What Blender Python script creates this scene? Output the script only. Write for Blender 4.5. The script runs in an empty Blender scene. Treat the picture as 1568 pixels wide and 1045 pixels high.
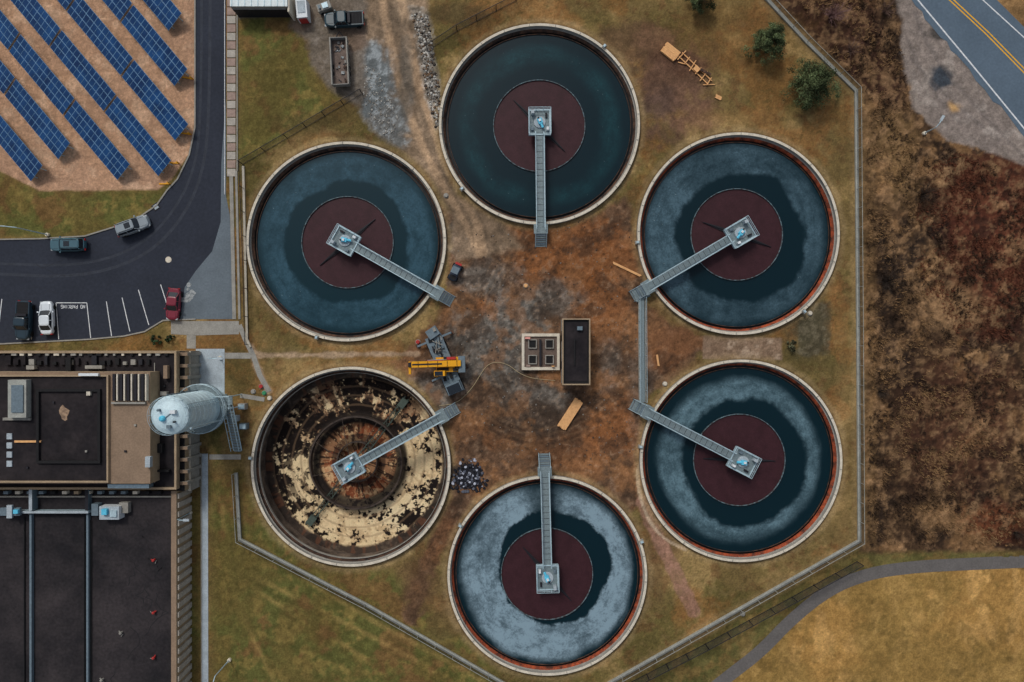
import bpy, math, random
import numpy as np
from mathutils import Vector, Matrix
random.seed(7)
S=0.09; H=100.0
K=(0.68,0.68,0.70)
sc=bpy.context.scene
# ---------------------------------------------------------------- helpers
def W(x,y,z=0.0):
    f=S*(H-z)/H
    return Vector(((x-784)*f,(522.5-y)*f,z))
def s2l(c):
    c=c/255.0
    return c/12.92 if c<=0.04045 else ((c+0.055)/1.055)**2.4
def A(rgb):
    v=[s2l(rgb[i])/K[i] for i in range(3)]; m=max(v)
    if m>0.82: v=[q*0.82/m for q in v]
    return tuple(v)
MATS={}
def mat(name,rgb,rough=0.8,scale=1.5,amt=0.25,metal=0.0,bump=0.0,rgb2=None,spec=0.3,scale2=None,rw=0.12):
    if name in MATS: return MATS[name]
    m=bpy.data.materials.new(name); m.use_nodes=True; MATS[name]=m
    nt=m.node_tree; N=nt.nodes; L=nt.links
    b=N['Principled BSDF']; b.inputs['Roughness'].default_value=rough
    b.inputs['Metallic'].default_value=metal
    b.inputs['Specular IOR Level'].default_value=spec
    c=A(rgb); c2=A(rgb2) if rgb2 else tuple(v*0.45 for v in c)
    tc=N.new('ShaderNodeTexCoord')
    n1=N.new('ShaderNodeTexNoise'); n1.inputs['Scale'].default_value=scale; n1.inputs['Detail'].default_value=8; n1.inputs['Roughness'].default_value=0.65
    L.new(tc.outputs['Object'],n1.inputs['Vector'])
    r=N.new('ShaderNodeValToRGB')
    if rgb2:
        r.color_ramp.elements[0].position=0.5-rw; r.color_ramp.elements[1].position=0.5+rw
        r.color_ramp.elements[0].color=(*c2,1); r.color_ramp.elements[1].color=(*c,1)
    else:
        lo=tuple(v*(1-amt) for v in c); hi=tuple(min(0.9,v*(1+amt)) for v in c)
        r.color_ramp.elements[0].position=0.3; r.color_ramp.elements[1].position=0.7
        r.color_ramp.elements[0].color=(*lo,1); r.color_ramp.elements[1].color=(*hi,1)
    L.new(n1.outputs['Fac'],r.inputs['Fac'])
    n2=N.new('ShaderNodeTexNoise'); n2.inputs['Scale'].default_value=scale2 or scale*9; n2.inputs['Detail'].default_value=4
    L.new(tc.outputs['Object'],n2.inputs['Vector'])
    mr=N.new('ShaderNodeMapRange'); mr.inputs[1].default_value=0.25; mr.inputs[2].default_value=0.75; mr.inputs[3].default_value=1-amt; mr.inputs[4].default_value=1+amt
    L.new(n2.outputs['Fac'],mr.inputs[0])
    mx=N.new('ShaderNodeVectorMath'); mx.operation='SCALE'
    L.new(r.outputs['Color'],mx.inputs[0]); L.new(mr.outputs[0],mx.inputs['Scale'])
    L.new(mx.outputs[0],b.inputs['Base Color'])
    if bump>0:
        bp=N.new('ShaderNodeBump'); bp.inputs['Strength'].default_value=bump; bp.inputs['Distance'].default_value=0.05
        L.new(n2.outputs['Fac'],bp.inputs['Height']); L.new(bp.outputs[0],b.inputs['Normal'])
    return m
def attr_mat(name,rough=0.95,fine=6.0,amt=0.3,bump=0.4,fine2=1.2,amt2=0.12):
    m=bpy.data.materials.new(name); m.use_nodes=True
    nt=m.node_tree; N=nt.nodes; L=nt.links
    b=N['Principled BSDF']; b.inputs['Roughness'].default_value=rough; b.inputs['Specular IOR Level'].default_value=0.1
    at=N.new('ShaderNodeAttribute'); at.attribute_name='Col'
    tc=N.new('ShaderNodeTexCoord')
    prev=at.outputs['Color']
    hgt=None
    for sc_,am in ((fine,amt),(fine2,amt2)):
        n2=N.new('ShaderNodeTexNoise'); n2.inputs['Scale'].default_value=sc_; n2.inputs['Detail'].default_value=5; n2.inputs['Roughness'].default_value=0.7
        L.new(tc.outputs['Object'],n2.inputs['Vector'])
        mr=N.new('ShaderNodeMapRange'); mr.inputs[1].default_value=0.3; mr.inputs[2].default_value=0.7; mr.inputs[3].default_value=1-am; mr.inputs[4].default_value=1+am
        L.new(n2.outputs['Fac'],mr.inputs[0])
        mx=N.new('ShaderNodeVectorMath'); mx.operation='SCALE'
        L.new(prev,mx.inputs[0]); L.new(mr.outputs[0],mx.inputs['Scale']); prev=mx.outputs[0]
        if hgt is None: hgt=n2.outputs['Fac']
    L.new(prev,b.inputs['Base Color'])
    bp=N.new('ShaderNodeBump'); bp.inputs['Strength'].default_value=bump; bp.inputs['Distance'].default_value=0.12
    L.new(hgt,bp.inputs['Height']); L.new(bp.outputs[0],b.inputs['Normal'])
    return m
class MB:
    def __init__(s): s.v=[];s.f=[];s.m=[];s.mats=[];s.M=Matrix.Identity(4)
    def mi(s,m):
        if m not in s.mats: s.mats.append(m)
        return s.mats.index(m)
    def add(s,vs,fs,m):
        o=len(s.v); k=s.mi(m)
        s.v+= [tuple(s.M@Vector(v)) for v in vs]
        s.f+= [tuple(i+o for i in f) for f in fs]; s.m+=[k]*len(fs)
    def at(s,loc=(0,0,0),rz=0,rx=0,ry=0):
        s.M=Matrix.Translation(Vector(loc))@Matrix.Rotation(rz,4,'Z')@Matrix.Rotation(ry,4,'Y')@Matrix.Rotation(rx,4,'X'); return s
    def box(s,cx,cy,z0,sx,sy,h,m,rz=0,ts=1.0,tm=None):
        c,n=math.cos(rz),math.sin(rz); vs=[]
        for z,k in ((z0,1),(z0+h,ts)):
            for dx,dy in ((-1,-1),(1,-1),(1,1),(-1,1)):
                x=dx*sx/2*k;y=dy*sy/2*k
                vs.append((cx+x*c-y*n,cy+x*n+y*c,z))
        s.add(vs,[(3,2,1,0),(0,1,5,4),(1,2,6,5),(2,3,7,6),(3,0,4,7)],m)
        s.add(vs[4:],[(0,1,2,3)],tm or m)
    def prism(s,P,z0,z1,m,tm=None):
        n=len(P); ar=sum(P[i][0]*P[(i+1)%n][1]-P[(i+1)%n][0]*P[i][1] for i in range(n))
        if ar<0: P=P[::-1]
        vs=[(p[0],p[1],z0) for p in P]+[(p[0],p[1],z1) for p in P]
        s.add(vs,[(i,(i+1)%n,n+(i+1)%n,n+i) for i in range(n)],m)
        s.add(vs[n:],[tuple(range(n))],tm or m)
    def sheet(s,P,z,m):
        n=len(P); ar=sum(P[i][0]*P[(i+1)%n][1]-P[(i+1)%n][0]*P[i][1] for i in range(n))
        if ar<0: P=P[::-1]
        s.add([(p[0],p[1],z) for p in P],[tuple(range(n))],m)
    def strip(s,P,w,z0,z1,m):
        P=[Vector((p[0],p[1])) for p in P]; Lf=[];R=[]
        for i,p in enumerate(P):
            a=(P[i]-P[i-1]).normalized() if i>0 else None
            b=(P[i+1]-P[i]).normalized() if i<len(P)-1 else None
            if a is None: t=b;k=1
            elif b is None: t=a;k=1
            else:
                t=(a+b).normalized(); k=1/max(0.5,t.dot(a))
            nn=Vector((-t.y,t.x))*(w/2*k)
            Lf.append(p+nn);R.append(p-nn)
        n=len(P)
        vs=[(p.x,p.y,z1) for p in Lf]+[(p.x,p.y,z1) for p in R]
        fs=[(i,n+i,n+i+1,i+1) for i in range(n-1)]
        if z1-z0>0.006:
            vs+=[(p.x,p.y,z0) for p in Lf]+[(p.x,p.y,z0) for p in R]
            fs+=[(2*n+i,i,i+1,2*n+i+1) for i in range(n-1)]
            fs+=[(n+i,3*n+i,3*n+i+1,n+i+1) for i in range(n-1)]
            fs+=[(0,2*n,3*n,n),(n-1,2*n-1,4*n-1,3*n-1)]
        s.add(vs,fs,m)
    def tube(s,a,b,r,m,n=6,r2=None):
        a=Vector(a);b=Vector(b);d=(b-a)
        if d.length<1e-6:return
        d.normalize(); u=d.orthogonal().normalized(); w=d.cross(u); r2=r if r2 is None else r2
        vs=[tuple(a+(u*math.cos(t)+w*math.sin(t))*r) for t in [2*math.pi*i/n for i in range(n)]]
        vs+=[tuple(b+(u*math.cos(t)+w*math.sin(t))*r2) for t in [2*math.pi*i/n for i in range(n)]]
        s.add(vs,[(i,(i+1)%n,n+(i+1)%n,n+i) for i in range(n)]+[tuple(range(n))[::-1],tuple(range(n,2*n))],m)
    def lathe(s,prof,m,n=128,cx=0,cy=0,a0=0,a1=2*math.pi):
        full=abs(a1-a0-2*math.pi)<1e-6; k=n if full else n+1
        vs=[];fs=[]
        for (r,z) in prof:
            for i in range(k):
                t=a0+(a1-a0)*i/n; vs.append((cx+r*math.cos(t),cy+r*math.sin(t),z))
        for j in range(len(prof)-1):
            for i in range(n):
                i2=(i+1)%k if full else i+1
                fs.append((j*k+i,j*k+i2,(j+1)*k+i2,(j+1)*k+i))
        s.add(vs,fs,m)
    def disc(s,r,z,m,n=128,cx=0,cy=0):
        s.add([(cx+r*math.cos(2*math.pi*i/n),cy+r*math.sin(2*math.pi*i/n),z) for i in range(n)],[tuple(range(n))],m)
    def loft(s,layers,m,cap=None,n=32,p=4.5):
        vs=[]
        for z,x0,x1,hw in layers:
            for i in range(n):
                t=2*math.pi*i/n; c,q=math.cos(t),math.sin(t)
                vs.append(((x0+x1)/2+(x1-x0)/2*math.copysign(abs(c)**(2/p),c),hw*math.copysign(abs(q)**(2/p),q),z))
        fs=[]
        for j in range(len(layers)-1):
            fs+=[(j*n+i,j*n+(i+1)%n,(j+1)*n+(i+1)%n,(j+1)*n+i) for i in range(n)]
        s.add(vs,fs,m)
        s.add(vs[-n:],[tuple(range(n))],cap or m)
    def obj(s,name,parent=None,loc=(0,0,0),rz=0,smooth=False):
        me=bpy.data.meshes.new(name); me.from_pydata(s.v,[],s.f)
        for m in s.mats: me.materials.append(m)
        me.polygons.foreach_set('material_index',s.m)
        if smooth: me.polygons.foreach_set('use_smooth',[True]*len(s.f))
        me.update()
        o=bpy.data.objects.new(name,me); sc.collection.objects.link(o)
        o.location=loc; o.rotation_euler=(0,0,rz)
        if parent: o.parent=parent
        return o
def px(P,z=0): return [tuple(W(x,y,z)[:2]) for x,y in P]
# ---------------------------------------------------------------- noise
def vn(x,y,s,seed):
    r=np.random.RandomState(seed).rand(256,256)
    X=x/s+seed*7.3; Y=y/s+seed*3.1
    xi=np.floor(X).astype(int); yi=np.floor(Y).astype(int)
    fx=X-xi; fy=Y-yi; fx=fx*fx*(3-2*fx); fy=fy*fy*(3-2*fy)
    a=r[xi%256,yi%256];b=r[(xi+1)%256,yi%256];c=r[xi%256,(yi+1)%256];d=r[(xi+1)%256,(yi+1)%256]
    return a*(1-fx)*(1-fy)+b*fx*(1-fy)+c*(1-fx)*fy+d*fx*fy
def fbm(x,y,s,seed,o=4,g=0.5):
    t=0;a=1;w=0
    for i in range(o):
        ca,sa=math.cos(i*0.9+seed),math.sin(i*0.9+seed)
        t=t+a*vn(x*ca-y*sa,x*sa+y*ca,s/2**i,seed+i*11); w+=a; a*=g
    return t/w
def sdline(X,Y,P,closed=False):
    d=np.full(X.shape,1e9); n=len(P)
    for i in range(n if closed else n-1):
        x1,y1=P[i];x2,y2=P[(i+1)%n]; dx,dy=x2-x1,y2-y1
        t=np.clip(((X-x1)*dx+(Y-y1)*dy)/(dx*dx+dy*dy+1e-9),0,1)
        d=np.minimum(d,np.hypot(X-x1-t*dx,Y-y1-t*dy))
    return d
def sdpoly(X,Y,P):
    d=sdline(X,Y,P,True); ins=np.zeros(X.shape,bool); n=len(P)
    for i in range(n):
        x1,y1=P[i];x2,y2=P[(i+1)%n]
        if y1==y2: continue
        c=((y1>Y)!=(y2>Y))&(X<(x2-x1)*(Y-y1)/(y2-y1)+x1); ins^=c
    return np.where(ins,-d,d)
def ss(a,b,x):
    t=np.clip((x-a)/(b-a),0,1); return t*t*(3-2*t)
def smooth(P,it=2):
    for _ in range(it):
        Q=[P[0]]
        for a,c in zip(P[:-1],P[1:]): Q+= [(a[0]*.75+c[0]*.25,a[1]*.75+c[1]*.25),(a[0]*.25+c[0]*.75,a[1]*.25+c[1]*.75)]
        P=Q+[P[-1]]
    return P
TANKS={'A':(826,190,154),'B':(530,370,153),'C':(1131,358,155),'D':(1135,706,155),'E':(838,882,153),'F':(537,715,153)}
# ---------------------------------------------------------------- ground
def build_ground():
    ex=[82,85,90,100,120,150,200,300,600,1600]
    gx=np.array([-e for e in ex[::-1]]+list(np.arange(-80,80.01,0.18))+ex)
    ey=[58,61,66,75,90,120,180,300,600,1600]
    gy=np.array([-e for e in ey[::-1]]+list(np.arange(-56,56.01,0.18))+ey)
    nx,ny=len(gx),len(gy)
    GX,GY=np.meshgrid(gx,gy); wx=GX.ravel(); wy=GY.ravel()
    X=wx/S+784; Y=522.5-wy/S
    n1=fbm(X,Y,220,1,5,0.6); n2=fbm(X,Y,60,2,5,0.6); n3=fbm(X,Y,18,3,4,0.65); n4=fbm(X,Y,7,4,3,0.7)
    wob=(n3-0.5)*2; wob2=(n2-0.5)*2
    def col(c): return np.array(A(c))[None,:]
    C=np.repeat(col((106,89,56)),len(X),0)
    def mixc(c,m):
        nonlocal C
        m=np.clip(m,0,1)[:,None]; C=C*(1-m)+col(c)*m
    def pm(P,soft=8,w=10,w2=0):
        return np.clip(0.5-(sdpoly(X,Y,P)+wob*w+wob2*w2)/soft,0,1)
    def blob(x,y,rx,ry,th=0.5,soft=0.12):
        d=np.hypot((X-x)/rx,(Y-y)/ry); return ss(1.15,0.45,d+(n2-0.5)*1.3+(n3-0.5)*1.0)
    def speck(c,n,lo,hi,a=1.0): mixc(c,ss(lo,hi,n)*a)
    # general rough grass
    speck((86,78,44),n1,0.45,0.6,0.8); speck((132,109,72),n2,0.53,0.68,0.7); speck((90,64,42),n3,0.55,0.7,0.6)
    speck((118,82,48),fbm(X,Y,90,51,5,0.65),0.53,0.66,0.6)
    speck((62,56,32),n4,0.58,0.72,0.55); speck((146,124,84),n4,0.42,0.3,0.3)
    # greener lawns
    for P in ([(365,20),(475,30),(480,110),(540,150),(370,250)],[(325,725),(365,725),(370,830),(560,930),(780,1060),(780,1400),(325,1400)],
              [(283,750),(305,750),(305,1400),(283,1400)],[(0,262),(60,292),(260,290),(240,315),(185,345),(130,362),(-400,370),(-400,262)],
              [(365,720),(400,760),(440,820),(520,870),(600,880),(690,960),(760,1030),(560,930),(370,830)]):
        m=pm(P,20,8); mixc((90,82,44),m*0.8); mixc((70,73,38),m*ss(0.42,0.57,n2)*0.8); mixc((114,98,56),m*ss(0.52,0.68,n3)*0.65); mixc((98,73,46),m*ss(0.52,0.64,fbm(X,Y,50,53,5,0.65))*0.75)
    for L_ in ([(395,835),(470,890),(560,945),(680,1010),(740,1045)],[(385,880),(470,925),(600,990),(690,1045)],[(390,905),(470,950),(560,1010)],[(340,780),(350,900),(420,1045)]):
        d=sdline(X,Y,smooth(L_))+wob*4; mixc((138,114,70),ss(5,1,d)*0.35*ss(0.4,0.55,n2)); mixc((66,66,34),ss(3,0,np.abs(d-9))*0.3)
    # green outside south fence
    m=pm([(930,1060),(1318,838),(1700,845),(1700,856),(1400,862),(1270,896),(1200,945),(1060,1060)],10,5)
    mixc((76,74,42),m*0.8); mixc((100,84,50),m*ss(0.45,0.65,n3))
    # gold field
    m=pm([(1100,1055),(1165,1005),(1215,955),(1275,908),(1335,886),(1400,876),(1480,872),(1760,868),(5000,860),(5000,3000),(1000,3000)],8,3)
    st=fbm(X*0.35+Y*0.5,Y*0.2-X*0.9,16,9,4)
    mixc((150,116,66),m); mixc((126,96,54),m*ss(0.45,0.6,n2)*0.7); mixc((172,136,84),m*ss(0.5,0.66,st)*0.6); mixc((116,96,54),m*ss(0.5,0.6,n1)*0.6)
    mixc((98,80,44),m*ss(0.56,0.7,n3)*0.45); mixc((90,76,44),m*ss(0.6,0.72,n4)*0.3)
    # scrub on east side
    P=[(1165,-10),(1165,-900),(5000,-900),(5000,842),(1700,842),(1316,846),(1318,140),(1240,60)]
    m=pm(P,8,5)
    mixc((66,50,37),m); mixc((106,80,54),m*ss(0.5,0.62,n2)*0.75); mixc((42,33,28),m*ss(0.5,0.64,fbm(X,Y,40,21,5,0.65))*0.85)
    mixc((84,46,34),m*blob(1520,360,90,160)*0.75); mixc((84,50,38),m*blob(1470,640,110,120)*0.35)
    mixc((130,102,74),m*blob(1450,470,60,40)*0.9); mixc((124,96,68),m*blob(1450,790,55,22)*0.85); mixc((114,90,60),m*blob(1370,240,45,90)*0.7)
    mixc((92,52,34),m*blob(1520,800,60,40)*0.7)
    mixc((34,28,25),m*blob(1400,380,60,60)*0.6); mixc((40,31,26),m*blob(1370,560,50,90)*0.5)
    mixc((112,88,60),m*pm([(1318,140),(1338,140),(1342,840),(1318,846)],10,6)*0.6)
    mixc((56,36,29),m*pm([(1180,-20),(1330,-20),(1390,170),(1330,150),(1250,60)],24,10)*0.75)
    mixc((132,104,76),m*ss(0.56,0.68,n3)*0.5); mixc((28,22,20),m*ss(0.44,0.32,n3)*0.6); mixc((124,98,72),m*ss(0.58,0.7,n4)*0.3)
    # highway far verge
    m=pm([(1510,-10),(1580,60),(1700,150),(1700,-300),(1510,-300)],10,6); mixc((118,92,62),m)
    # gravel shoulder
    m=pm([(1362,-60),(1382,30),(1380,80),(1398,165),(1450,215),(1520,235),(1600,262),(1700,330),(1700,200),(1400,-60)],6,7,5)
    mixc((124,114,108),m*0.97); mixc((98,90,86),m*ss(0.45,0.6,n2)*0.7); mixc((148,140,134),m*ss(0.55,0.7,n3)*0.4)
    mixc((58,64,72),m*blob(1440,120,22,20)); mixc((60,58,56),m*blob(1450,50,30,11)*0.9); mixc((150,120,82),m*blob(1460,165,13,13))
    for L_ in ([(1400,20),(1430,90),(1500,170),(1568,240)],[(1390,60),(1420,130),(1470,190)],[(1395,90),(1450,150),(1530,215)]):
        d=sdline(X,Y,smooth(L_))+wob*3; mixc((86,80,78),m*ss(4,1,d)*0.5)
    # solar lot
    m=pm([(-2000,-900),(294,-900),(299,190),(290,235),(262,275),(240,291),(60,292),(0,262),(-2000,200)],3,2)
    mixc((166,132,108),m); mixc((138,108,86),m*ss(0.45,0.6,n2)*0.6); mixc((186,156,132),m*ss(0.52,0.66,n3)*0.5); mixc((112,88,68),m*ss(0.56,0.7,n4)*0.4)
    # central yard
    P=[(672,320),(720,345),(830,352),(900,338),(960,300),(990,420),(985,462),(1040,506),(1082,520),(1062,556),(1000,600),(985,625),(984,700),(1000,760),(960,790),(905,745),(838,726),(770,742),(715,790),(660,870),(640,960),(612,950),(640,870),(690,760),(690,660),(640,585),(600,560),(620,535),(660,500),(690,440)]
    m=pm(P,10,14,8)
    mixc((92,70,54),m); mixc((106,75,50),m*ss(0.48,0.6,n2)*0.8); mixc((70,54,43),m*ss(0.54,0.68,n3)*0.55)
    for (x,y,rx,ry,k) in ((865,395,105,55,.9),(745,470,28,24,.9),(950,650,60,60,.8),(920,480,60,60,.7),(1020,545,45,30,.6),(890,690,70,45,.6),(860,350,90,20,.6),(760,660,50,25,.5),(660,800,40,60,.3),(950,400,40,50,.6)):
        mixc((118,76,46),m*blob(x,y,rx,ry)*k)
    for (x,y,rx,ry,k) in ((770,520,90,66,.95),(705,370,50,45,.8),(735,425,60,40,.85),(820,620,62,44,.85),(980,600,22,120,.4),(845,460,44,34,.75),(660,600,55,45,.8),(930,560,26,50,.5)):
        g=m*blob(x,y,rx,ry)*k; mixc((90,86,81),g); mixc((120,116,111),g*ss(0.54,0.68,n4)*0.5); mixc((62,57,53),g*ss(0.5,0.62,n3)*0.45)
    mixc((64,50,40),m*blob(800,645,80,32)*0.8); mixc((84,54,34),m*blob(850,370,60,25)*0.6); mixc((74,55,42),m*blob(860,690,50,20)*0.5)
    fb=fbm(X,Y,34,57,4,0.6); mixc((128,90,60),m*ss(0.55,0.65,fb)*0.45); mixc((54,44,37),m*ss(0.45,0.36,fb)*0.55)
    mixc((128,106,86),m*ss(0.64,0.76,n4)*0.35); mixc((48,39,32),m*ss(0.36,0.26,n4)*0.4)
    # faint, broken tyre ruts
    RU=[[(740,640),(790,668),(850,672),(920,640),(960,590)],[(800,345),(760,420),(720,490),(712,540)],[(870,370),(925,410),(965,450)],[(705,480),(730,530),(775,600),(800,650)],[(710,350),(760,380),(820,430)]]
    gate=fbm(X,Y,45,71,4,0.6)
    for L_ in RU:
        Q=smooth(L_); d0=sdline(X,Y,Q)+wob*3; d=np.abs(d0-9)
        k=m*ss(0.45,0.58,gate); mixc((62,49,40),ss(4.0,0.5,d)*0.42*k); mixc((132,106,82),ss(2.2,0,np.abs(d-4.6))*0.2*k)
    # dirt road from the north
    P=[(548,-300),(650,-300),(655,60),(672,160),(674,230),(700,300),(770,338),(800,380),(700,400),(690,330),(655,268),(610,225),(575,205),(552,170),(545,100)]
    m=pm(P,12,8); mixc((112,95,78),m); mixc((138,118,98),m*ss(0.48,0.62,n2)*0.6); mixc((88,76,64),m*ss(0.5,0.65,n3)*0.5)
    g=m*np.maximum(blob(570,120,34,75),blob(592,190,42,42)*0.8); mixc((98,103,105),g); mixc((136,142,146),g*ss(0.52,0.65,n4)*0.7)
    for off in (0,28):
        L_=[(580+off,-200),(585+off,0),(602+off,90),(628+off,180),(668+off*0.8,270),(716+off*0.6,345),(740,400)]
        d=sdline(X,Y,smooth(L_))+wob*3.5; mixc((152,127,102),m*ss(9,3,d)*0.8*(0.7+0.3*ss(0.4,0.6,n2))); mixc((84,72,60),m*ss(2.8,0,np.abs(d-10))*0.4*ss(0.35,0.55,gate))
    mixc((90,86,80),m*blob(622,110,12,90)*0.6)
    # riprap beside tank A
    g=pm([(628,10),(655,20),(668,120),(680,180),(668,200),(650,130),(640,60)],10,8); mixc((122,119,114),g*0.8); mixc((168,166,162),g*ss(0.52,0.62,n4)*0.9); mixc((60,56,50),g*ss(0.42,0.32,n4)*0.8)
    # gravel parking by truck
    m=pm([(446,-300),(560,-300),(560,150),(548,165),(500,135),(478,100),(470,60),(446,40)],8,8)
    mixc((100,92,84),m*0.9); mixc((84,66,54),m*ss(0.5,0.62,n2)*0.6); mixc((130,122,114),m*ss(0.56,0.68,n3)*0.5)
    m=pm([(385,0),(445,5),(440,22),(360,30)],4,3); mixc((110,100,88),m)
    # bare earth patches
    for (x,y,rx,ry,k,c) in ((1030,140,75,80,.95,(88,66,54)),(960,70,55,38,.75,(86,66,50)),(1075,185,40,25,.7,(104,78,60)),(1022,520,46,30,.8,(104,72,50)),
        (1010,480,30,30,.5,(92,66,46)),(640,900,34,50,.7,(84,63,46)),(680,950,30,60,.45,(90,68,48)),(700,20,60,20,.7,(74,62,42)),(470,190,50,25,.6,(78,68,42)),
        (440,545,100,14,.6,(90,80,52)),(370,570,20,40,.5,(72,67,38)),(1030,830,26,50,.6,(96,73,54)),(620,20,30,30,.3,(110,98,84)),(1240,500,34,50,.8,(72,66,50)),
        (1210,560,90,14,.5,(78,70,42)),(1290,680,14,200,.3,(120,97,64)),(1000,860,30,60,.5,(92,68,50)),(430,140,34,70,.4,(78,72,38)),(1000,700,18,90,.4,(112,90,66)),(1130,60,110,60,.4,(100,72,42)),(1290,250,18,120,.3,(92,78,48)),
        (960,110,30,20,.6,(60,52,46)),(1000,60,30,18,.5,(112,84,66)),(330,650,14,60,.6,(76,74,40)),(1130,580,60,10,.3,(110,86,56)),(700,880,14,60,.5,(112,80,56)),(430,580,30,20,.5,(112,92,58)),(1010,160,40,30,.7,(70,56,50)),(1040,95,40,20,.6,(80,58,48)),(1130,180,70,14,.4,(112,86,54))):
        mixc(c,blob(x,y,rx,ry)*k)
    # worn strips
    for L_,w,c,k in (([(985,770),(1020,850),(1062,935)],11,(124,94,80),.85),([(340,545),(500,544),(640,542)],3.5,(140,120,100),.85),([(383,530),(392,560),(412,600)],4.5,(148,128,108),.8),
        ([(1060,555),(1010,590)],8,(110,85,62),.5)):
        d=sdline(X,Y,L_)+wob*4; mixc(c,ss(w+2,w-2,d)*k*(0.5+0.9*n4))
    m=pm([(1078,514),(1196,518),(1198,552),(1076,550)],3,3); mixc((138,116,98),m*0.9); mixc((92,74,60),m*ss(0.5,0.58,n4)*0.7); mixc((172,152,132),m*ss(0.54,0.66,n3)*0.6)
    m=pm([(1222,462),(1272,462),(1272,540),(1222,548)],5,6); mixc((66,64,52),m*0.6); mixc((96,88,72),m*ss(0.5,0.6,n4)*0.5)
    d=sdline(X,Y,smooth([(986,700),(974,722),(984,780),(1010,822),(1050,842)]))+wob*1.5; mixc((164,146,126),ss(3.2,1.4,d)*0.85)
    # pale halo with a narrow dark edge around tanks
    for (cx,cy,R) in TANKS.values():
        d=np.hypot(X-cx,Y-cy)-R
        mixc((138,118,86),ss(13,3,d+wob*6)*0.5); mixc((66,50,34),ss(3.5,0,d)*0.6)
    # darker ground under the debris heap
    mixc((44,40,42),blob(716,732,30,28)*0.7)
    # darker strip along the southwest wall, paler strip along the east wall
    d=sdline(X,Y,[(364,725),(368,828),(770,1045)]); mixc((66,60,34),ss(9,4,d)*0.5)
    d=sdline(X,Y,[(940,1045),(1315,830),(1311,140),(1172,0)]); mixc((128,108,76),ss(14,5,d+wob*5)*0.45)
    # clumpy light/dark of tufts and clods
    n5=fbm(X,Y,4.0,61,2,0.7)
    C=C*(0.84+0.32*ss(0.3,0.7,n4))[:,None]*(0.90+0.20*ss(0.25,0.75,n5))[:,None]*(0.84+0.32*ss(0.35,0.65,n2))[:,None]
    C=np.clip(C,0.004,0.8)
    # relief
    scr=pm([(1175,-10),(1175,-900),(5000,-900),(5000,842),(1320,850),(1322,150)],12,5)*(1-pm([(1340,-60),(1370,165),(1450,230),(1700,340),(1700,-300),(1350,-300)],20,5))
    yard=pm([(700,360),(960,320),(990,460),(980,620),(980,700),(900,720),(780,715),(710,680),(700,460)],20,4)
    Z=scr*((n3-0.4)*0.5+(n4-0.5)*0.35)+yard*((n3-0.5)*0.12+(n4-0.5)*0.10)
    far=(np.abs(wx)>81)|(np.abs(wy)>57)
    Z=np.where(far,0,np.maximum(Z,-0.15))-0.0
    co=np.stack([wx,wy,Z],1)
    ii,jj=np.meshgrid(np.arange(nx-1),np.arange(ny-1)); a=(jj*nx+ii).ravel()
    q=np.stack([a,a+1,a+nx+1,a+nx],1)
    cxm=wx[q].mean(1); cym=wy[q].mean(1); keep=np.ones(len(q),bool)
    for (cx,cy,R) in TANKS.values():
        w=W(cx,cy,0.7); keep&=np.hypot(cxm-w.x,cym-w.y)>R*S*0.993-0.24
    q=q[keep]
    me=bpy.data.meshes.new('ground')
    me.vertices.add(len(co)); me.vertices.foreach_set('co',co.ravel().astype(np.float32))
    me.loops.add(q.size); me.loops.foreach_set('vertex_index',q.ravel().astype(np.int32))
    me.polygons.add(len(q)); me.polygons.foreach_set('loop_start',np.arange(0,q.size,4,dtype=np.int32)); me.polygons.foreach_set('loop_total',np.full(len(q),4,dtype=np.int32))
    me.update(calc_edges=True)
    at=me.attributes.new('Col','FLOAT_COLOR','POINT')
    at.data.foreach_set('color',np.concatenate([C,np.ones((len(C),1))],1).ravel().astype(np.float32))
    me.materials.append(attr_mat('ground_soil_grass',fine=4.0,amt=0.30,bump=0.7,fine2=1.1,amt2=0.16))
    o=bpy.data.objects.new('ground',me); sc.collection.objects.link(o)
build_ground()
# ---------------------------------------------------------------- materials
asph=mat('asphalt_dark',(39,43,53),0.85,0.16,0.16,bump=0.15,scale2=2.5,spec=0.2)
asph2=mat('asphalt_worn',(86,95,103),0.85,0.3,0.14,bump=0.15,scale2=4,spec=0.2)
hwy=mat('asphalt_highway',(76,90,104),0.85,0.2,0.12,bump=0.15,scale2=3,spec=0.2)
pathm=mat('asphalt_path',(86,83,82),0.9,0.5,0.14,scale2=4)
conc=mat('concrete_light',(178,171,158),0.85,1.2,0.2,bump=0.1)
conc2=mat('concrete_grey',(126,124,119),0.85,1.0,0.2,bump=0.1)
concb=mat('concrete_bluegrey',(144,154,162),0.85,0.8,0.2)
wallc=mat('concrete_wall_weathered',(132,134,130),0.85,0.8,0.22,bump=0.1)
brickp=mat('paver_pink',(134,116,108),0.85,1.5,0.22)
pavg=mat('paver_grey',(146,141,134),0.85,1.5,0.22)
white=mat('paint_white',(205,211,217),0.6,3,0.1)
wline=mat('line_white',(182,190,198),0.7,2,0.3)
yline=mat('line_yellow',(226,166,44),0.7,4,0.2)
galv=mat('galvanised_steel',(152,172,182),0.5,3,0.18,metal=0.2)
grate=mat('steel_grating',(104,117,122),0.6,6,0.25,metal=0.2)
teal=mat('drive_teal_paint',(80,168,200),0.5,5,0.15)
dsteel=mat('dark_steel',(26,26,32),0.6,4,0.2)
rust=mat('rusty_trough',(146,68,40),0.85,1.3,0.3,rgb2=(66,38,30))
brownr=mat('brown_trough',(84,61,48),0.85,1.3,0.3,rgb2=(36,32,31))
chan=mat('channel_dark',(14,19,23),0.4,2,0.3)
black=mat('black_rubber',(22,22,24),0.8,3,0.2)
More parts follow.
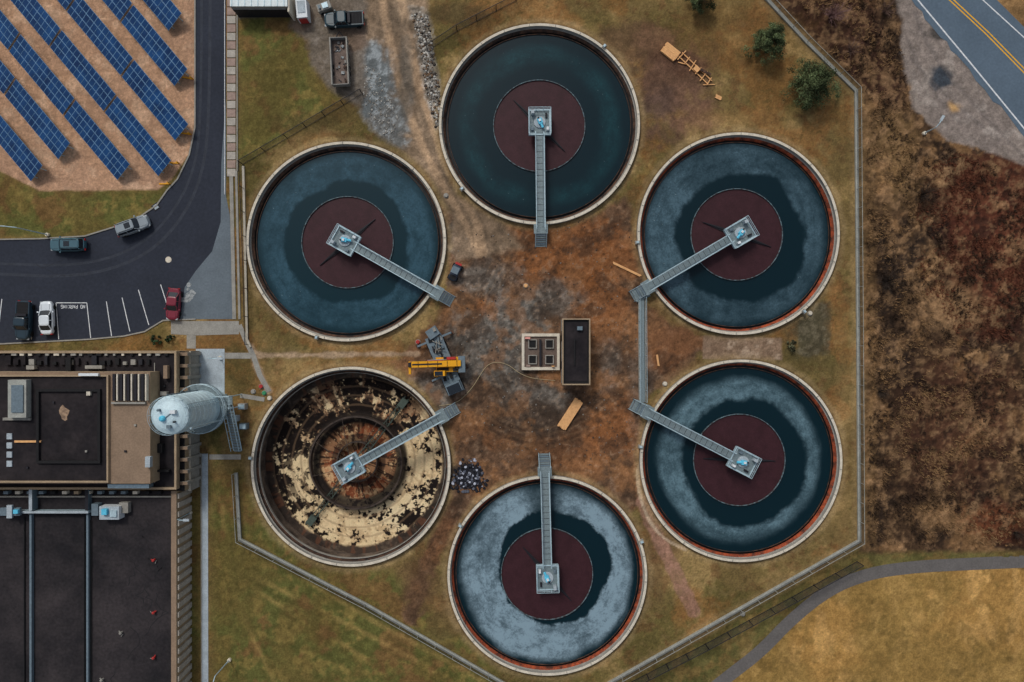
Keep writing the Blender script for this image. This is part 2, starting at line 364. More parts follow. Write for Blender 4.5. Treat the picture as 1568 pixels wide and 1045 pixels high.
glass=mat('vehicle_glass',(20,28,36),0.08,1,0.05,spec=0.6)
wood=mat('lumber',(204,152,104),0.8,3,0.2)
roofd=mat('roof_membrane_dark',(42,38,40),0.9,0.3,0.2,bump=0.1,scale2=2,spec=0.15,rgb2=(28,26,29))
roofa=mat('roof_ballast',(50,46,48),0.9,0.16,0.25,bump=0.15,scale2=2.5,spec=0.15,rgb2=(29,28,31),rw=0.14)
rooft=mat('roof_tan',(118,100,84),0.85,0.5,0.16)
tanw=mat('wall_tan',(138,121,100),0.85,0.8,0.18)
yellowp=mat('crane_yellow',(232,164,28),0.45,3,0.12)
bluegr=mat('crane_grey_blue',(88,102,112),0.5,3,0.2)
redp=mat('paint_red',(146,44,42),0.4,3,0.1)
# ---------------------------------------------------------------- water
def water_mat(name,foam,inten,rin,rout,off,seed,gap=None,base=(5,27,35),soft=1.2,lobes=None):
    m=bpy.data.materials.new(name); m.use_nodes=True; N=m.node_tree.nodes; L=m.node_tree.links
    b=N['Principled BSDF']; b.inputs['Roughness'].default_value=0.3; b.inputs['Specular IOR Level'].default_value=0.2
    tc=N.new('ShaderNodeTexCoord')
    def math_(op,a,b_=None,c=None):
        n=N.new('ShaderNodeMath'); n.operation=op
        for i,v in enumerate((a,b_,c)):
            if v is None: continue
            if isinstance(v,(int,float)): n.inputs[i].default_value=v
            else: L.new(v,n.inputs[i])
        return n.outputs[0]
    def noise(scale,det,vec,sd,rough=0.6,dist=0):
        n=N.new('ShaderNodeTexNoise'); n.noise_dimensions='4D'; n.inputs['W'].default_value=sd; n.inputs['Scale'].default_value=scale; n.inputs['Detail'].default_value=det; n.inputs['Roughness'].default_value=rough; n.inputs['Distortion'].default_value=dist
        L.new(vec,n.inputs['Vector']); return n.outputs['Fac']
    def mr(v,a,b_,c,d):
        n=N.new('ShaderNodeMapRange'); n.interpolation_type='SMOOTHSTEP'; n.inputs[1].default_value=a;n.inputs[2].default_value=b_;n.inputs[3].default_value=c;n.inputs[4].default_value=d
        L.new(v,n.inputs[0]); return n.outputs[0]
    P=tc.outputs['Object']
    ln=N.new('ShaderNodeVectorMath'); ln.operation='LENGTH'; L.new(P,ln.inputs[0]); r=ln.outputs['Value']
    sub=N.new('ShaderNodeVectorMath'); sub.operation='SUBTRACT'; L.new(P,sub.inputs[0]); sub.inputs[1].default_value=(off[0],off[1],0)
    l2=N.new('ShaderNodeVectorMath'); l2.operation='LENGTH'; L.new(sub.outputs[0],l2.inputs[0])
    sx=N.new('ShaderNodeSeparateXYZ'); L.new(P,sx.inputs[0])
    ang=math_('ARCTAN2',sx.outputs[1],sx.outputs[0])
    sw=N.new('ShaderNodeCombineXYZ'); L.new(math_('MULTIPLY',r,1.0),sw.inputs[0]); L.new(math_('MULTIPLY',math_('COSINE',ang),4.0),sw.inputs[1]); L.new(math_('MULTIPLY',math_('SINE',ang),4.0),sw.inputs[2])
    big=noise(0.12,2,P,seed); mid=noise(0.8,6,P,seed+1,0.65,0.6); fine=noise(4,5,P,seed+2,0.75); strk=noise(0.9,6,sw.outputs[0],seed+3,0.7,0.4)
    ri=math_('ADD',l2.outputs['Value'],math_('MULTIPLY',math_('SUBTRACT',big,0.5),3.6))
    ri=math_('ADD',ri,math_('MULTIPLY',math_('SUBTRACT',mid,0.5),1.2))
    ro=math_('ADD',r,math_('MULTIPLY',math_('SUBTRACT',big,0.5),2.0)); ro=math_('ADD',ro,math_('MULTIPLY',math_('SUBTRACT',strk,0.5),1.6))
    m1=mr(ri,rin,rin+soft,0,1); m2=mr(ro,rout-1.0,rout+0.5,1,0)
    mk=math_('MULTIPLY',m1,m2)
    big2=noise(0.15,3,P,seed+5)
    mk=math_('MULTIPLY',mk,mr(big2,0.35,0.6,0.42,1.0))
    if lobes is not None:
        la,amp=lobes
        c_=math_('COSINE',math_('SUBTRACT',ang,la)); mk=math_('MULTIPLY',mk,mr(c_,-0.9,0.9,1-amp,1.0))
    if gap is not None:
        d=math_('ABSOLUTE',math_('SUBTRACT',ang,gap)); mk=math_('MULTIPLY',mk,mr(d,0.08,0.42,0.3,1.0))
    mk=math_('MULTIPLY',mk,mr(strk,0.32,0.64,0.55,1.15))
    mk=math_('MULTIPLY',mk,mr(mid,0.32,0.64,0.65,1.1))
    mk=math_('MULTIPLY',mk,mr(fine,0.35,0.68,0.68,1.28))
    mk=math_('MULTIPLY',mk,inten)
    c1=N.new('ShaderNodeMix'); c1.data_type='RGBA'; c1.inputs[6].default_value=(*A(base),1); c1.inputs[7].default_value=(*A(foam),1)
    L.new(mk,c1.inputs[0])
    vo=N.new('ShaderNodeTexVoronoi'); vo.inputs['Scale'].default_value=1.7; L.new(P,vo.inputs['Vector'])
    sp=mr(vo.outputs['Distance'],0.04,0.12,1,0)
    sp=math_('MULTIPLY',sp,math_('MULTIPLY',mr(noise(1.2,2,P,seed+9),0.48,0.6,0,0.7),mk))
    c2=N.new('ShaderNodeMix'); c2.data_type='RGBA'; L.new(sp,c2.inputs[0]); L.new(c1.outputs[2],c2.inputs[6]); c2.inputs[7].default_value=(*A((150,164,168)),1)
    L.new(c2.outputs[2],b.inputs['Base Color'])
    bp=N.new('ShaderNodeBump'); bp.inputs['Strength'].default_value=0.15; bp.inputs['Distance'].default_value=0.03; L.new(mid,bp.inputs['Height']); L.new(bp.outputs[0],b.inputs['Normal'])
    return m
maroon=mat('scum_maroon',(48,26,31),0.5,0.8,0.22,scale2=9,spec=0.2)
wellring=mat('well_ring',(90,112,120),0.7,2.5,0.3,rgb2=(50,40,40))
def add_bridge(mb,R,plat=(3.0,3.5),stair=1.9,rail=True):
    zb=1.35; e=R+0.5
    mb.box((1.5+e)/2,0,zb,e-1.5,0.95,0.06,grate)
    for sgn in (-1,1):
        mb.box((1.2+e)/2,sgn*0.56,zb-0.45,e-1.2,0.12,0.56,galv)
        for zz in (0.55,1.05): mb.tube((1.8,sgn*0.6,zb+zz),(e+0.4,sgn*0.6,zb+zz),0.03,galv,5)
        x=1.8
        while x<e+0.4:
            mb.tube((x,sgn*0.6,zb),(x,sgn*0.6,zb+1.05),0.03,galv,4); x+=1.6
    x=2.4
    while x<e: mb.box(x,0,zb+0.062,0.05,0.95,0.012,dsteel); x+=0.8
    mb.box((2+e)/2,0.38,zb+0.065,e-2,0.08,0.07,bluegr)
    pw,pl=plat
    mb.box(0,0,zb-0.3,pl,pw,0.36,galv,tm=grate)
    for sx,sy,lx,ly in ((0,pw/2-0.1,pl,0.16),(0,-pw/2+0.1,pl,0.16),(-pl/2+0.1,0,0.16,pw-0.4),(pl/2-0.1,0,0.16,pw-0.4)):
        mb.box(sx,sy,zb+0.06,lx,ly,0.12,galv)
    for k in range(-3,4): mb.box(k*0.45,0,zb+0.062,0.04,pw-0.4,0.012,bluegr)
    c=[(-pl/2,-pw/2),(pl/2,-pw/2),(pl/2,pw/2),(-pl/2,pw/2)]
    for i in range(4):
        a=c[i];b=c[(i+1)%4]
        for zz in (0.55,1.1):
            if i==1:
                mb.tube((a[0],a[1],zb+zz),(b[0],-0.6,zb+zz),0.035,galv,5); mb.tube((a[0],0.6,zb+zz),(b[0],b[1],zb+zz),0.035,galv,5)
            else: mb.tube((a[0],a[1],zb+zz),(b[0],b[1],zb+zz),0.035,galv,5)
        for k in (0,0.33,0.66):
            mb.tube((a[0]+(b[0]-a[0])*k,a[1]+(b[1]-a[1])*k,zb),(a[0]+(b[0]-a[0])*k,a[1]+(b[1]-a[1])*k,zb+1.1),0.03,galv,4)
    mb.lathe([(0.78,zb+0.06),(0.78,zb+0.22),(0.6,zb+0.26),(0,zb+0.26)],concb,24)
    mb.box(-0.05,0.05,zb+0.26,0.8,0.62,0.42,teal,0.35,ts=0.9); mb.tube((0.3,0.2,zb+0.5),(0.85,0.42,zb+0.5),0.17,teal,10); mb.box(-0.1,0.0,zb+0.68,0.32,0.3,0.16,white,0.35)
    mb.tube((-0.45,-0.2,zb+0.2),(-0.45,-0.2,zb+0.8),0.12,dsteel,8)
    mb.box(-1.2,-0.95,zb+0.06,0.5,0.4,1.0,concb); mb.box(1.0,1.05,zb+0.06,0.42,0.3,0.7,white); mb.box(-0.9,0.9,zb+0.075,0.6,0.25,0.25,dsteel); mb.box(0.9,-1.0,zb+0.075,0.5,0.35,0.3,bluegr)
    mb.tube((0,0,-4.6),(0,0,zb-0.3),0.4,dsteel,12)
    mb.box(e+0.2,0,zb-0.1,1.3,stair,0.14,galv,tm=grate)
    for i in range(6):
        mb.box(e+1.0+i*0.27,0,zb-0.22*(i+1),0.25,stair*0.75,0.05,grate if i%2 else bluegr)
    for sgn in (-1,1):
        yy=sgn*stair*0.4
        mb.tube((e+0.85,yy,zb+1.05),(e+2.6,yy,1.0),0.035,galv,5); mb.tube((e+0.85,yy,zb-0.05),(e+2.6,yy,0.05),0.06,dsteel,4)
        mb.tube((e+2.6,yy,0),(e+2.6,yy,1.0),0.03,galv,4); mb.tube((e+0.85,yy,0),(e+0.85,yy,zb+1.05),0.04,galv,4)
def tank(key,end,wm,trough,armang,boxang,seed):
    cx,cy,Rp=TANKS[key]; c=W(cx,cy,0.7); R=Rp*S*0.993
    e=bpy.data.objects.new('clarifier_tank' if key!='F' else 'drained_clarifier_tank',None); sc.collection.objects.link(e); e.location=(c.x,c.y,0)
    ew=W(*end,1.0); ang=math.atan2(ew.y-c.y,ew.x-c.x)
    w=MB(); w.lathe([(R,-0.5),(R,0.7)],conc2,160); w.lathe([(R,0.7),(R-0.34,0.7)],conc,160); w.lathe([(R-0.34,0.7),(R-0.34,0.1),(R-0.5,0.1)],conc2,160)
    for a in boxang:
        w.at((R*math.cos(a),R*math.sin(a),0),a); w.box(0.05,0,0.3,0.6,0.45,0.6,conc2); w.box(0.05,0,0.9,0.35,0.25,0.2,galv); w.M=Matrix.Identity(4)
    for i in range(24):
        a=2*math.pi*i/24+seed; w.at(((R-0.18)*math.cos(a),(R-0.18)*math.sin(a),0.7),a); w.box(0,0,0,0.28,0.08,0.06,conc2); w.M=Matrix.Identity(4)
    w.obj('rim_wall',e)
    t=MB()
    if key!='F':
        t.lathe([(R-0.5,0.1),(R-0.62,-0.1),(R-0.8,-0.35)],trough,160); t.lathe([(R-0.8,-0.35),(R-0.8,-0.62),(R-1.1,-0.62)],chan,160); t.lathe([(R-1.1,-0.62),(R-1.1,-0.12),(R-1.15,-0.12),(R-1.15,-0.7)],brownr,160)
    else:
        t.lathe([(R-0.5,0.1),(R-0.52,-0.35),(R-0.8,-0.4)],brownr,160); t.lathe([(R-0.8,-0.4),(R-0.8,-0.2),(R-0.86,-0.2),(R-0.86,-0.7),(R-0.5,-0.75)],conc2,160)
    t.obj('launder_trough',e)
    if key!='F':
        t=MB(); t.disc(R-1.1,-0.3,wm,160); t.obj('water',e)
        t=MB(); t.disc(6.28,-0.27,maroon,96); t.obj('scum_surface',e)
        t=MB(); t.lathe([(6.36,-0.6),(6.36,-0.08),(6.27,-0.08),(6.27,-0.6)],wellring,96); t.obj('feed_well',e)
        t=MB()
        for s_ in (0,math.pi):
            t.at((0,0,0),armang+s_-0.0); t.add([(1.2,-0.34,-0.14),(5.0,-0.05,-0.16),(5.0,0.05,-0.16),(1.2,0.34,-0.14)],[(0,1,2,3)],dsteel); t.tube((1,0,0.1),(5,0,-0.12),0.05,dsteel,5)
        t.M=Matrix.Identity(4); t.obj('rake_arm',e)
    b=MB(); b.at((0,0,0),ang); add_bridge(b,R); b.obj('access_bridge',e)
    return e,c,R,ang
rad=math.radians
def wang(k,e):
    a=W(*TANKS[k][:2],0.7); b=W(*e,1); return math.atan2(b.y-a.y,b.x-a.x)
EA,EB,EC,ED,EE,EF=(828,350),(668,448),(992,440),(988,630),(834,725),(676,638)
tank('A',EA,water_mat('water_a',(16,50,57),0.85,8.0,11.4,(0,0),1.3,wang('A',EA),soft=2.0),brownr,rad(-45),[rad(-140),rad(50)],0.1)
tank('B',EB,water_mat('water_b',(42,70,84),1.0,8.2,12.3,(0,0),4.1,base=(6,34,43),soft=0.7),brownr,rad(40),[rad(-107)],0.3)
tank('C',EC,water_mat('water_c',(64,86,98),1.05,8.6,12.7,(0.6,-0.5),7.7,soft=0.9,lobes=(rad(170),0.35)),rust,rad(-20),[rad(185),rad(-50)],0.5)
tank('D',ED,water_mat('water_d',(82,106,117),1.15,8.4,11.4,(0.7,-0.3),11.2,soft=1.0),rust,rad(-2),[rad(172)],0.7)
tank('E',EE,water_mat('water_e',(112,133,146),1.3,7.7,12.0,(0.9,0.9),15.9,wang('E',EE),soft=0.5),rust,rad(-48),[rad(150),rad(20)],0.2)
eF,cF,RF,angF=tank('F',EF,None,brownr,0,[rad(175)],0.9)
def drained_floor():
    R=RF-0.42
    nr,nt=210,860
    rr=np.linspace(0.05,R,nr); tt=np.linspace(0,2*np.pi,nt,endpoint=False)
    T,RR=np.meshgrid(tt,rr); T=T.ravel(); RR=RR.ravel()
    x=RR*np.cos(T); y=RR*np.sin(T); rp=RR/S
    def col(c): return np.array(A(c))[None,:]
    C=np.repeat(col((198,176,140)),len(x),0)
    def mixc(c,m):
        nonlocal C
        m=np.clip(m,0,1)[:,None]; C=C*(1-m)+col(c)*m
    X=x/S+600;Y=600-y/S
    n1=fbm(X,Y,60,31,5,0.65); n2=fbm(X,Y,14,32,4,0.7); n3=fbm(X,Y,5,33,3,0.7)
    cT,sT=np.cos(T),np.sin(T)
    st=fbm(rp*1.0+n1*14,cT*90+sT*60,7,35,4,0.65); rs=fbm(rp*0.10,np.abs(T-np.pi)*60,4,36,3,0.6)
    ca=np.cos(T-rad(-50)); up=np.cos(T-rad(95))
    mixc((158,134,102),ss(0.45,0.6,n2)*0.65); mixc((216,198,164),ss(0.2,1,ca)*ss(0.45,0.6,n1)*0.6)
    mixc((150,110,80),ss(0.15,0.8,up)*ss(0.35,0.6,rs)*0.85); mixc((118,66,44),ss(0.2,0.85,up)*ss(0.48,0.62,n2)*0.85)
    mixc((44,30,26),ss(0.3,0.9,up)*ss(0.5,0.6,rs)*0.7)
    dark=n2*0.55+n3*0.45-ca*0.05+(n1-0.5)*0.55
    mixc((26,21,20),ss(0.515,0.54,dark))
    mixc((24,19,17),ss(0.545,0.585,n1+0.08*np.cos(T-rad(140))-0.09*ca)*ss(0.40,0.46,n2)*0.93)
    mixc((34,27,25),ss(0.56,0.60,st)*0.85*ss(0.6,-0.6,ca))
    ring=np.sin(rp*0.42+n1*3); mixc((106,86,68),ss(0.6,0.95,ring)*0.4)
    # outer dirty band
    m=ss(133,137,rp+(n2-0.5)*5); mixc((60,51,45),m); mixc((92,80,69),m*ss(0.5,0.65,st)*0.6); mixc((34,30,28),m*ss(0.52,0.62,n1)*0.7); mixc((100,64,46),m*ss(0.55,0.66,rs)*0.45)
    m=ss(80,66,rp)*ss(62,68,rp); mixc((60,46,38),m*0.6)  # soft dark ring: feed well shadow painted into the floor colour
    # inner cone
    m=ss(64,60,rp); mixc((128,92,66),m*0.95); mixc((38,28,25),m*ss(0.5,0.58,rs*0.6+n2*0.45)*0.9); mixc((186,154,116),m*ss(0.52,0.6,n1*0.5+n3*0.5)*0.85); mixc((150,76,44),m*ss(0.55,0.65,n2)*0.4)
    m=ss(82,76,rp+(n2-0.5)*4)*ss(58,63,rp); mixc((32,28,27),m*0.88)  # dark ring for the well wall and its shadow, painted on the floor
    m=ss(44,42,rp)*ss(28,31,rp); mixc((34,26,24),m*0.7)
    C=np.clip(C,0.004,0.8)
    Z=-3.7-0.9*(1-RR/R)+0.05*n2-0.25*ss(64,60,rp)
    co=np.stack([x,y,Z],1)
    ii,jj=np.meshgrid(np.arange(nt),np.arange(nr-1)); a=(jj*nt+ii).ravel(); a2=(jj*nt+(ii+1)%nt).ravel()
    q=np.stack([a,a+nt,a2+nt,a2],1)
    me=bpy.data.meshes.new('tank_floor'); me.from_pydata(co.tolist(),[],q.tolist())
    at=me.attributes.new('Col','FLOAT_COLOR','POINT'); at.data.foreach_set('color',np.concatenate([C,np.ones((len(C),1))],1).ravel().astype(np.float32))
    me.materials.append(attr_mat('sludge_floor',rough=0.8,fine=5,amt=0.15,bump=0.3)); me.update()
    o=bpy.data.objects.new('tank_floor',me); sc.collection.objects.link(o); o.parent=eF
    b=MB(); wallm=mat('tank_wall_stained',(98,86,76),0.85,0.5,0.3,rgb2=(54,46,42))
    b.lathe([(RF-0.5,0.1),(RF-0.5,-3.8)],wallm,160)
    b.obj('inner_wall',eF)
    b=MB(); rs2=mat('well_skirt',(70,60,54),0.8,1.2,0.3,rgb2=(40,35,33))
    b.lathe([(6.6,-2.4),(6.6,-3.6)],rs2,96); b.lathe([(6.6,-2.4),(6.4,-2.4),(6.4,-3.6)],rs2,96)
    for i in range(8):
        a=i*math.pi/4+0.3; b.tube((0.4*math.cos(a),0.4*math.sin(a),0.4),(6.5*math.cos(a),6.5*math.sin(a),-2.4),0.04,rs2,5)
    b.lathe([(2.9,-3.2),(2.9,-4.4)],rs2,32); b.lathe([(2.9,-3.2),(2.76,-3.2),(2.76,-4.4)],rs2,32)
    b.obj('feed_well',eF)
    b=MB(); gs=mat('rake_steel',(62,72,66),0.7,3,0.3)
    for a in (rad(52),rad(232)):
        b.at((0,0,0),a)
        for yy in (-0.45,0.45):
            b.tube((0.5,yy,-3.9),(11.6,yy*0.6,-3.3),0.06,gs,5); b.tube((0.5,yy,-3.0),(9.5,yy*0.6,-3.0),0.05,gs,5)
        for i in range(10):
            x_=1+i*1.05; b.tube((x_,-0.45,-3.8+i*.05),(x_+1.1,0.45,-3.75+i*.05),0.04,gs,4); b.tube((x_,0.45,-3.8+i*.05),(x_+1.1,-0.45,-3.75+i*.05),0.04,gs,4)
            b.tube((x_,-0.45,-3.85+i*.05),(x_+0.3,0.6,-4.2+i*.05),0.045,gs,4)
        b.box(10.6,0,-3.4,1.4,1.0,0.2,gs)
    b.M=Matrix.Identity(4); b.obj('sludge_rake',eF)
drained_floor()
# ---------------------------------------------------------------- paved areas
def sheet(name,P,z,m):
    b=MB(); b.sheet(px(P),z,m); return b.obj(name)
sheet('asphalt_road',[(299,-900),(346,-900),(346,300),(352,330),(358,489),(300,489),(250,491),(222,508),(190,515),(135,520),(0,527),(-1500,540),(-1500,368),(0,367),(60,366),(130,362),(185,345),(215,332),(240,315),(256,292),(272,275),(290,238),(299,195)],0.008,asph)
sheet('worn_pavement',[(346,150),(346,300),(352,330),(358,489),(276,489),(283,440),(300,415),(325,385),(338,340),(339,250)],0.014,asph2)
b=MB(); crk=mat('asphalt_seal',(29,31,38),0.7,3,0.2); lgt=mat('asphalt_patch',(45,49,58),0.85,1.0,0.25)
for _ in range(9):
    x0=random.uniform(20,300); y0=random.uniform(385,470); Q=[(x0,y0)]
    for k in range(6): Q.append((Q[-1][0]+random.uniform(4,12),Q[-1][1]+random.uniform(-7,7)))
    b.strip(px(Q),0.04,0.0125,0.0125,crk)
b.strip(px(smooth([(0,420),(120,425),(210,400),(270,350),(312,270),(322,150),(322,-300)])),0.4,0.012,0.012,lgt); b.strip(px(smooth([(0,404),(118,408),(200,386),(256,340),(300,262),(309,150),(309,-300)])),0.35,0.012,0.012,lgt)
b.obj('asphalt_repairs')
b=MB()
for L_ in ([(299,-900),(299,195),(290,238),(272,275),(256,292),(240,315),(215,332),(185,345),(130,362),(60,366),(0,367),(-1500,368)],[(-1500,540),(0,527),(135,520),(190,515),(222,508),(250,491),(300,489)]):
    b.strip(px(L_),0.18,0,0.13,conc2)
b.obj('kerb')
b=MB(); stn=mat('stain_white',(150,154,156),0.9,3,0.4,rgb2=(92,98,102))
for k in range(14):
    p=px([(289+random.gauss(0,5),452+random.gauss(0,7))])[0]; r=random.uniform(.15,.6)
    b.add([(p[0]+r*random.uniform(.6,1.2)*math.cos(t),p[1]+r*random.uniform(.6,1.2)*math.sin(t),0.018+k*0.0005) for t in [i*0.7 for i in range(9)]],[tuple(range(9))],stn)
b.obj('salt_stain')
b=MB()
def line(p,q,w=0.11,m=wline,z=0.02): b.strip(px([p,q]),w,z,z,m)
for p,q in (((133,464),(139,518)),((163,462),(171,515)),((187,456),(199,508)),((212,444),(228,498)),((246,436),(262,486)),((86,464),(133,464)),((86,464),(90,520)),((3,458),(-4,520)),((48,462),(48,520)),((-50,460),(-50,520)),((-95,460),(-95,520))): line(p,q)
b.strip(px([(344,-300),(344,298)]),0.08,0.02,0.02,wline)
def letters(txt,x0,y0,h,w):
    G={'N':[((0,0),(0,1)),((0,1),(1,0)),((1,0),(1,1))],'O':[((0,0),(0,1)),((0,1),(1,1)),((1,1),(1,0)),((1,0),(0,0))],'P':[((0,0),(0,1)),((0,1),(1,1)),((1,1),(1,.5)),((1,.5),(0,.5))],
       'A':[((0,0),(.5,1)),((.5,1),(1,0)),((.25,.4),(.75,.4))],'R':[((0,0),(0,1)),((0,1),(1,1)),((1,1),(1,.5)),((1,.5),(0,.5)),((.4,.5),(1,0))],'K':[((0,0),(0,1)),((0,.5),(1,1)),((0,.5),(1,0))],
       'I':[((.5,0),(.5,1))],'G':[((1,1),(0,1)),((0,1),(0,0)),((0,0),(1,0)),((1,0),(1,.5)),((1,.5),(.5,.5))],' ':[]}
    x=x0
    for ch in txt:
        for p,q in G[ch]: line((x+p[0]*w,y0-p[1]*h),(x+q[0]*w,y0-q[1]*h),0.07,wline,0.022)
        x+=w*1.5
letters('NO PARKING',130,467.5,-5,-2.5)
b.obj('parking_markings')
b=MB(); x,y=px([(258,398)])[0]; b.lathe([(0.42,0.01),(0.42,0.03),(0,0.03)],conc,20,x,y); b.obj('manhole_cover')
b=MB(); x,y=px([(239,317)])[0]; b.box(x,y,0.01,1.0,0.9,0.05,dsteel,0.6); b.box(x,y,0.06,0.6,0.6,0.02,concb,0.6); b.obj('storm_drain')
b=MB(); y=-300
while y<262:
    m=brickp if (int(y/13)%2==0) else pavg
    P=px([(348,y),(361,y),(361,y+11.5),(348,y+11.5)]); b.prism(P,0,0.1,m); y+=13
b.strip(px([(363.5,-300),(363.5,262)]),0.16,0,0.14,conc2)
b.obj('paver_walkway')
b=MB(); b.strip(px([(354,262),(359,489)]),0.5,0,0.09,conc2); b.strip(px([(362,262),(367,489)]),0.3,0,0.12,conc2); b.strip(px([(373,255),(379,520),(384,532)]),0.3,0,0.25,conc); b.obj('concrete_kerb_path')
b=MB()
b.sheet(px([(262,492),(366,492),(366,512),(300,514),(262,512)]),0.03,conc2)
b.sheet(px([(286,512.5),(300,514.5),(300,534),(286,534)]),0.03,conc2)
b.sheet(px([(300,534.5),(344,534.5),(344,604),(300,604)]),0.034,concb)
b.strip(px([(344.5,545),(384,545)]),0.8,0.03,0.03,conc2)
b.strip(px([(366.5,498),(376,520),(388,545),(398,575),(412,600)]),0.7,0.038,0.038,conc2)
b.strip(px([(313,695),(314,1400)]),1.0,0.03,0.03,concb)
b.strip(px([(320.5,700),(369,700)]),0.7,0.035,0.035,conc2)
b.strip(px([(368,606),(405,612)]),0.6,0.035,0.035,conc2)
b.obj('concrete_path')
b=MB(); b.strip(px([(309,695),(309,1400)]),0.12,0,0.1,conc2); b.obj('path_edging')
# highway
LW=[(1240,-200),(1405,0),(1486,97),(1568,197),(1680,333),(2100,830)]
YL=[(1244,-200),(1453,0),(1510,53),(1568,112),(1720,266),(2300,850)]
RW=[(1280,-212),(1500,-4),(1568,58),(1740,224),(2400,860)]
sheet('highway_road',[(1226,-200),(1390,-10),(1402,10),(1412,18),(1416,30),(1424,38),(1440,58),(1450,64),(1456,78),(1464,84),(1484,106),(1494,124),(1508,138),(1520,156),(1532,162),(1560,200),(1672,342),(2090,838),(2420,860),(1760,222),(1580,54),(1516,-10),(1300,-218)],0.03,hwy)
b=MB(); b.strip(px(LW),0.2,0.036,0.036,wline); b.strip(px(RW),0.16,0.036,0.036,wline)
b.strip(px(YL),0.17,0.036,0.036,yline); b.strip(px([(x+3.4,y-3.2) for x,y in YL]),0.17,0.036,0.036,yline); b.obj('road_markings')
PP=[(1000,1130),(1060,1080),(1115,1036),(1165,998),(1212,948),(1270,902),(1330,878),(1400,868),(1480,864),(1568,860),(1700,856),(2600,850)]
b=MB(); b.strip(px(smooth(PP)),1.7,0.02,0.02,pathm); b.obj('footpath')
# ---------------------------------------------------------------- fences
wire=bpy.data.materials.new('chain_link'); wire.use_nodes=True
N=wire.node_tree.nodes; bs=N['Principled BSDF']; bs.inputs['Base Color'].default_value=(0.06,0.06,0.06,1)
nz=N.new('ShaderNodeTexNoise'); nz.inputs['Scale'].default_value=20; mrn=N.new('ShaderNodeMapRange'); mrn.inputs[3].default_value=0.2; mrn.inputs[4].default_value=0.5
wire.node_tree.links.new(nz.outputs['Fac'],mrn.inputs[0]); wire.node_tree.links.new(mrn.outputs[0],bs.inputs['Alpha'])
def fence(name,P,h=2.0,pm_=dsteel,step=3.0,r=0.04):
    b=MB(); Q=[Vector((*p,0)) for p in px(P)]
    for a,c in zip(Q[:-1],Q[1:]):
        d=c-a; n=max(1,int(d.length/step))
        for i in range(n+1):
            p=a+d*i/n; b.tube(p,p+Vector((0,0,h)),r*1.2,pm_,5)
        b.tube(a+Vector((0,0,h)),c+Vector((0,0,h)),r,pm_,5); b.tube(a+Vector((0,0,0.1)),c+Vector((0,0,0.1)),r*0.7,pm_,4)
        b.add([tuple(a),tuple(c),tuple(c+Vector((0,0,h))),tuple(a+Vector((0,0,h)))],[(0,1,2,3)],wire)
    return b.obj(name)
fence('chain_link_fence',[(372,252),(440,212),(555,144)],r=0.045)
fence('chain_link_fence',[(372,252),(378,400),(381,528)],1.6)
fence('chain_link_fence',[(655,78),(700,48),(790,2),(850,-60)],r=0.045)
fence('chain_link_fence',[(900,1078),(1080,986),(1312,860)],2.0,r=0.05)
fence('chain_link_fence',[(290,752),(291,1300)],1.6)
def lowwall(name,P):
    b=MB(); b.strip(px(P),0.42,0,0.3,wallc)
    Q=[Vector((*p,0)) for p in px(P)]
    for a,c in zip(Q[:-1],Q[1:]):
        d=c-a; n=max(1,int(d.length/2.6))
        for i in range(n+1):
            p=a+d*i/n; b.tube(p+Vector((0,0,.25)),p+Vector((0,0,1.7)),0.04,wallc,5)
        b.tube(a+Vector((0,0,1.7)),c+Vector((0,0,1.7)),0.035,wallc,5)
        b.add([tuple(a+Vector((0,0,.3))),tuple(c+Vector((0,0,.3))),tuple(c+Vector((0,0,1.7))),tuple(a+Vector((0,0,1.7)))],[(0,1,2,3)],wire)
    return b.obj(name)
lowwall('perimeter_fence_wall',[(362,724),(368,826),(560,925),(775,1048),(960,1160)])
lowwall('perimeter_fence_wall',[(900,1064),(1080,962),(1315,828),(1313,500),(1310,140),(1235,66),(1170,-4),(1050,-120)])
b=MB()
P=px([(982,456),(983,616)],0.3); b.strip(P,0.8,0.25,0.34,grate)
for off in (-5,5):
    b.strip(px([(982.5+off,456),(983.5+off,616)]),0.1,0.0,0.36,wallc)
    for k in range(10):
        p=px([(982.5+off,456+k*17.7)])[0]; b.tube((*p,0.3),(*p,1.3),0.03,galv,4)
    a=px([(982.5+off,456),(983.5+off,616)]); b.tube((*a[0],1.3),(*a[1],1.3),0.03,galv,5)
for y in (450,625):
    p=px([(981,y)])[0]; b.box(p[0],p[1],0.2,2.1,1.7,0.2,wallc,rad(25 if y<500 else -25),tm=grate)
b.obj('steel_walkway')
# ---------------------------------------------------------------- buildings
def rect(x0,y0,x1,y1,z): return px([(x0,y0),(x1,y0),(x1,y1),(x0,y1)],z)
def pr(b,x0,y0,x1,y1,z0,z1,m,tm=None): b.prism(rect(x0,y0,x1,y1,z1),z0,z1,m,tm)
def parapet(b,x0,y0,x1,y1,z,w,h,m):
    pr(b,x0,y0,x1,y0+w,z-0.3,z+h,m); pr(b,x0,y1-w,x1,y1,z-0.3,z+h,m); pr(b,x0,y0+w,x0+w,y1-w,z-0.3,z+h,m); pr(b,x1-w,y0+w,x1,y1-w,z-0.3,z+h,m)
b=MB()
pr(b,-600,538,270,750,0,5.0,tanw,roofd); parapet(b,-600,538,270,750,5.0,3.2,0.35,tanw)
pr(b,-600,570,230,741,4.9,7.5,tanw,rooft)
pr(b,-600,577,163,737,7.45,7.6,roofd); parapet(b,-600,574.5,165.5,739.5,7.5,2.5,0.4,tanw)
for r_ in ((55,596,153,600),(55,706,153,710),(55,600,59,706),(149,600,153,706)): pr(b,*r_,7.6,7.95,black)
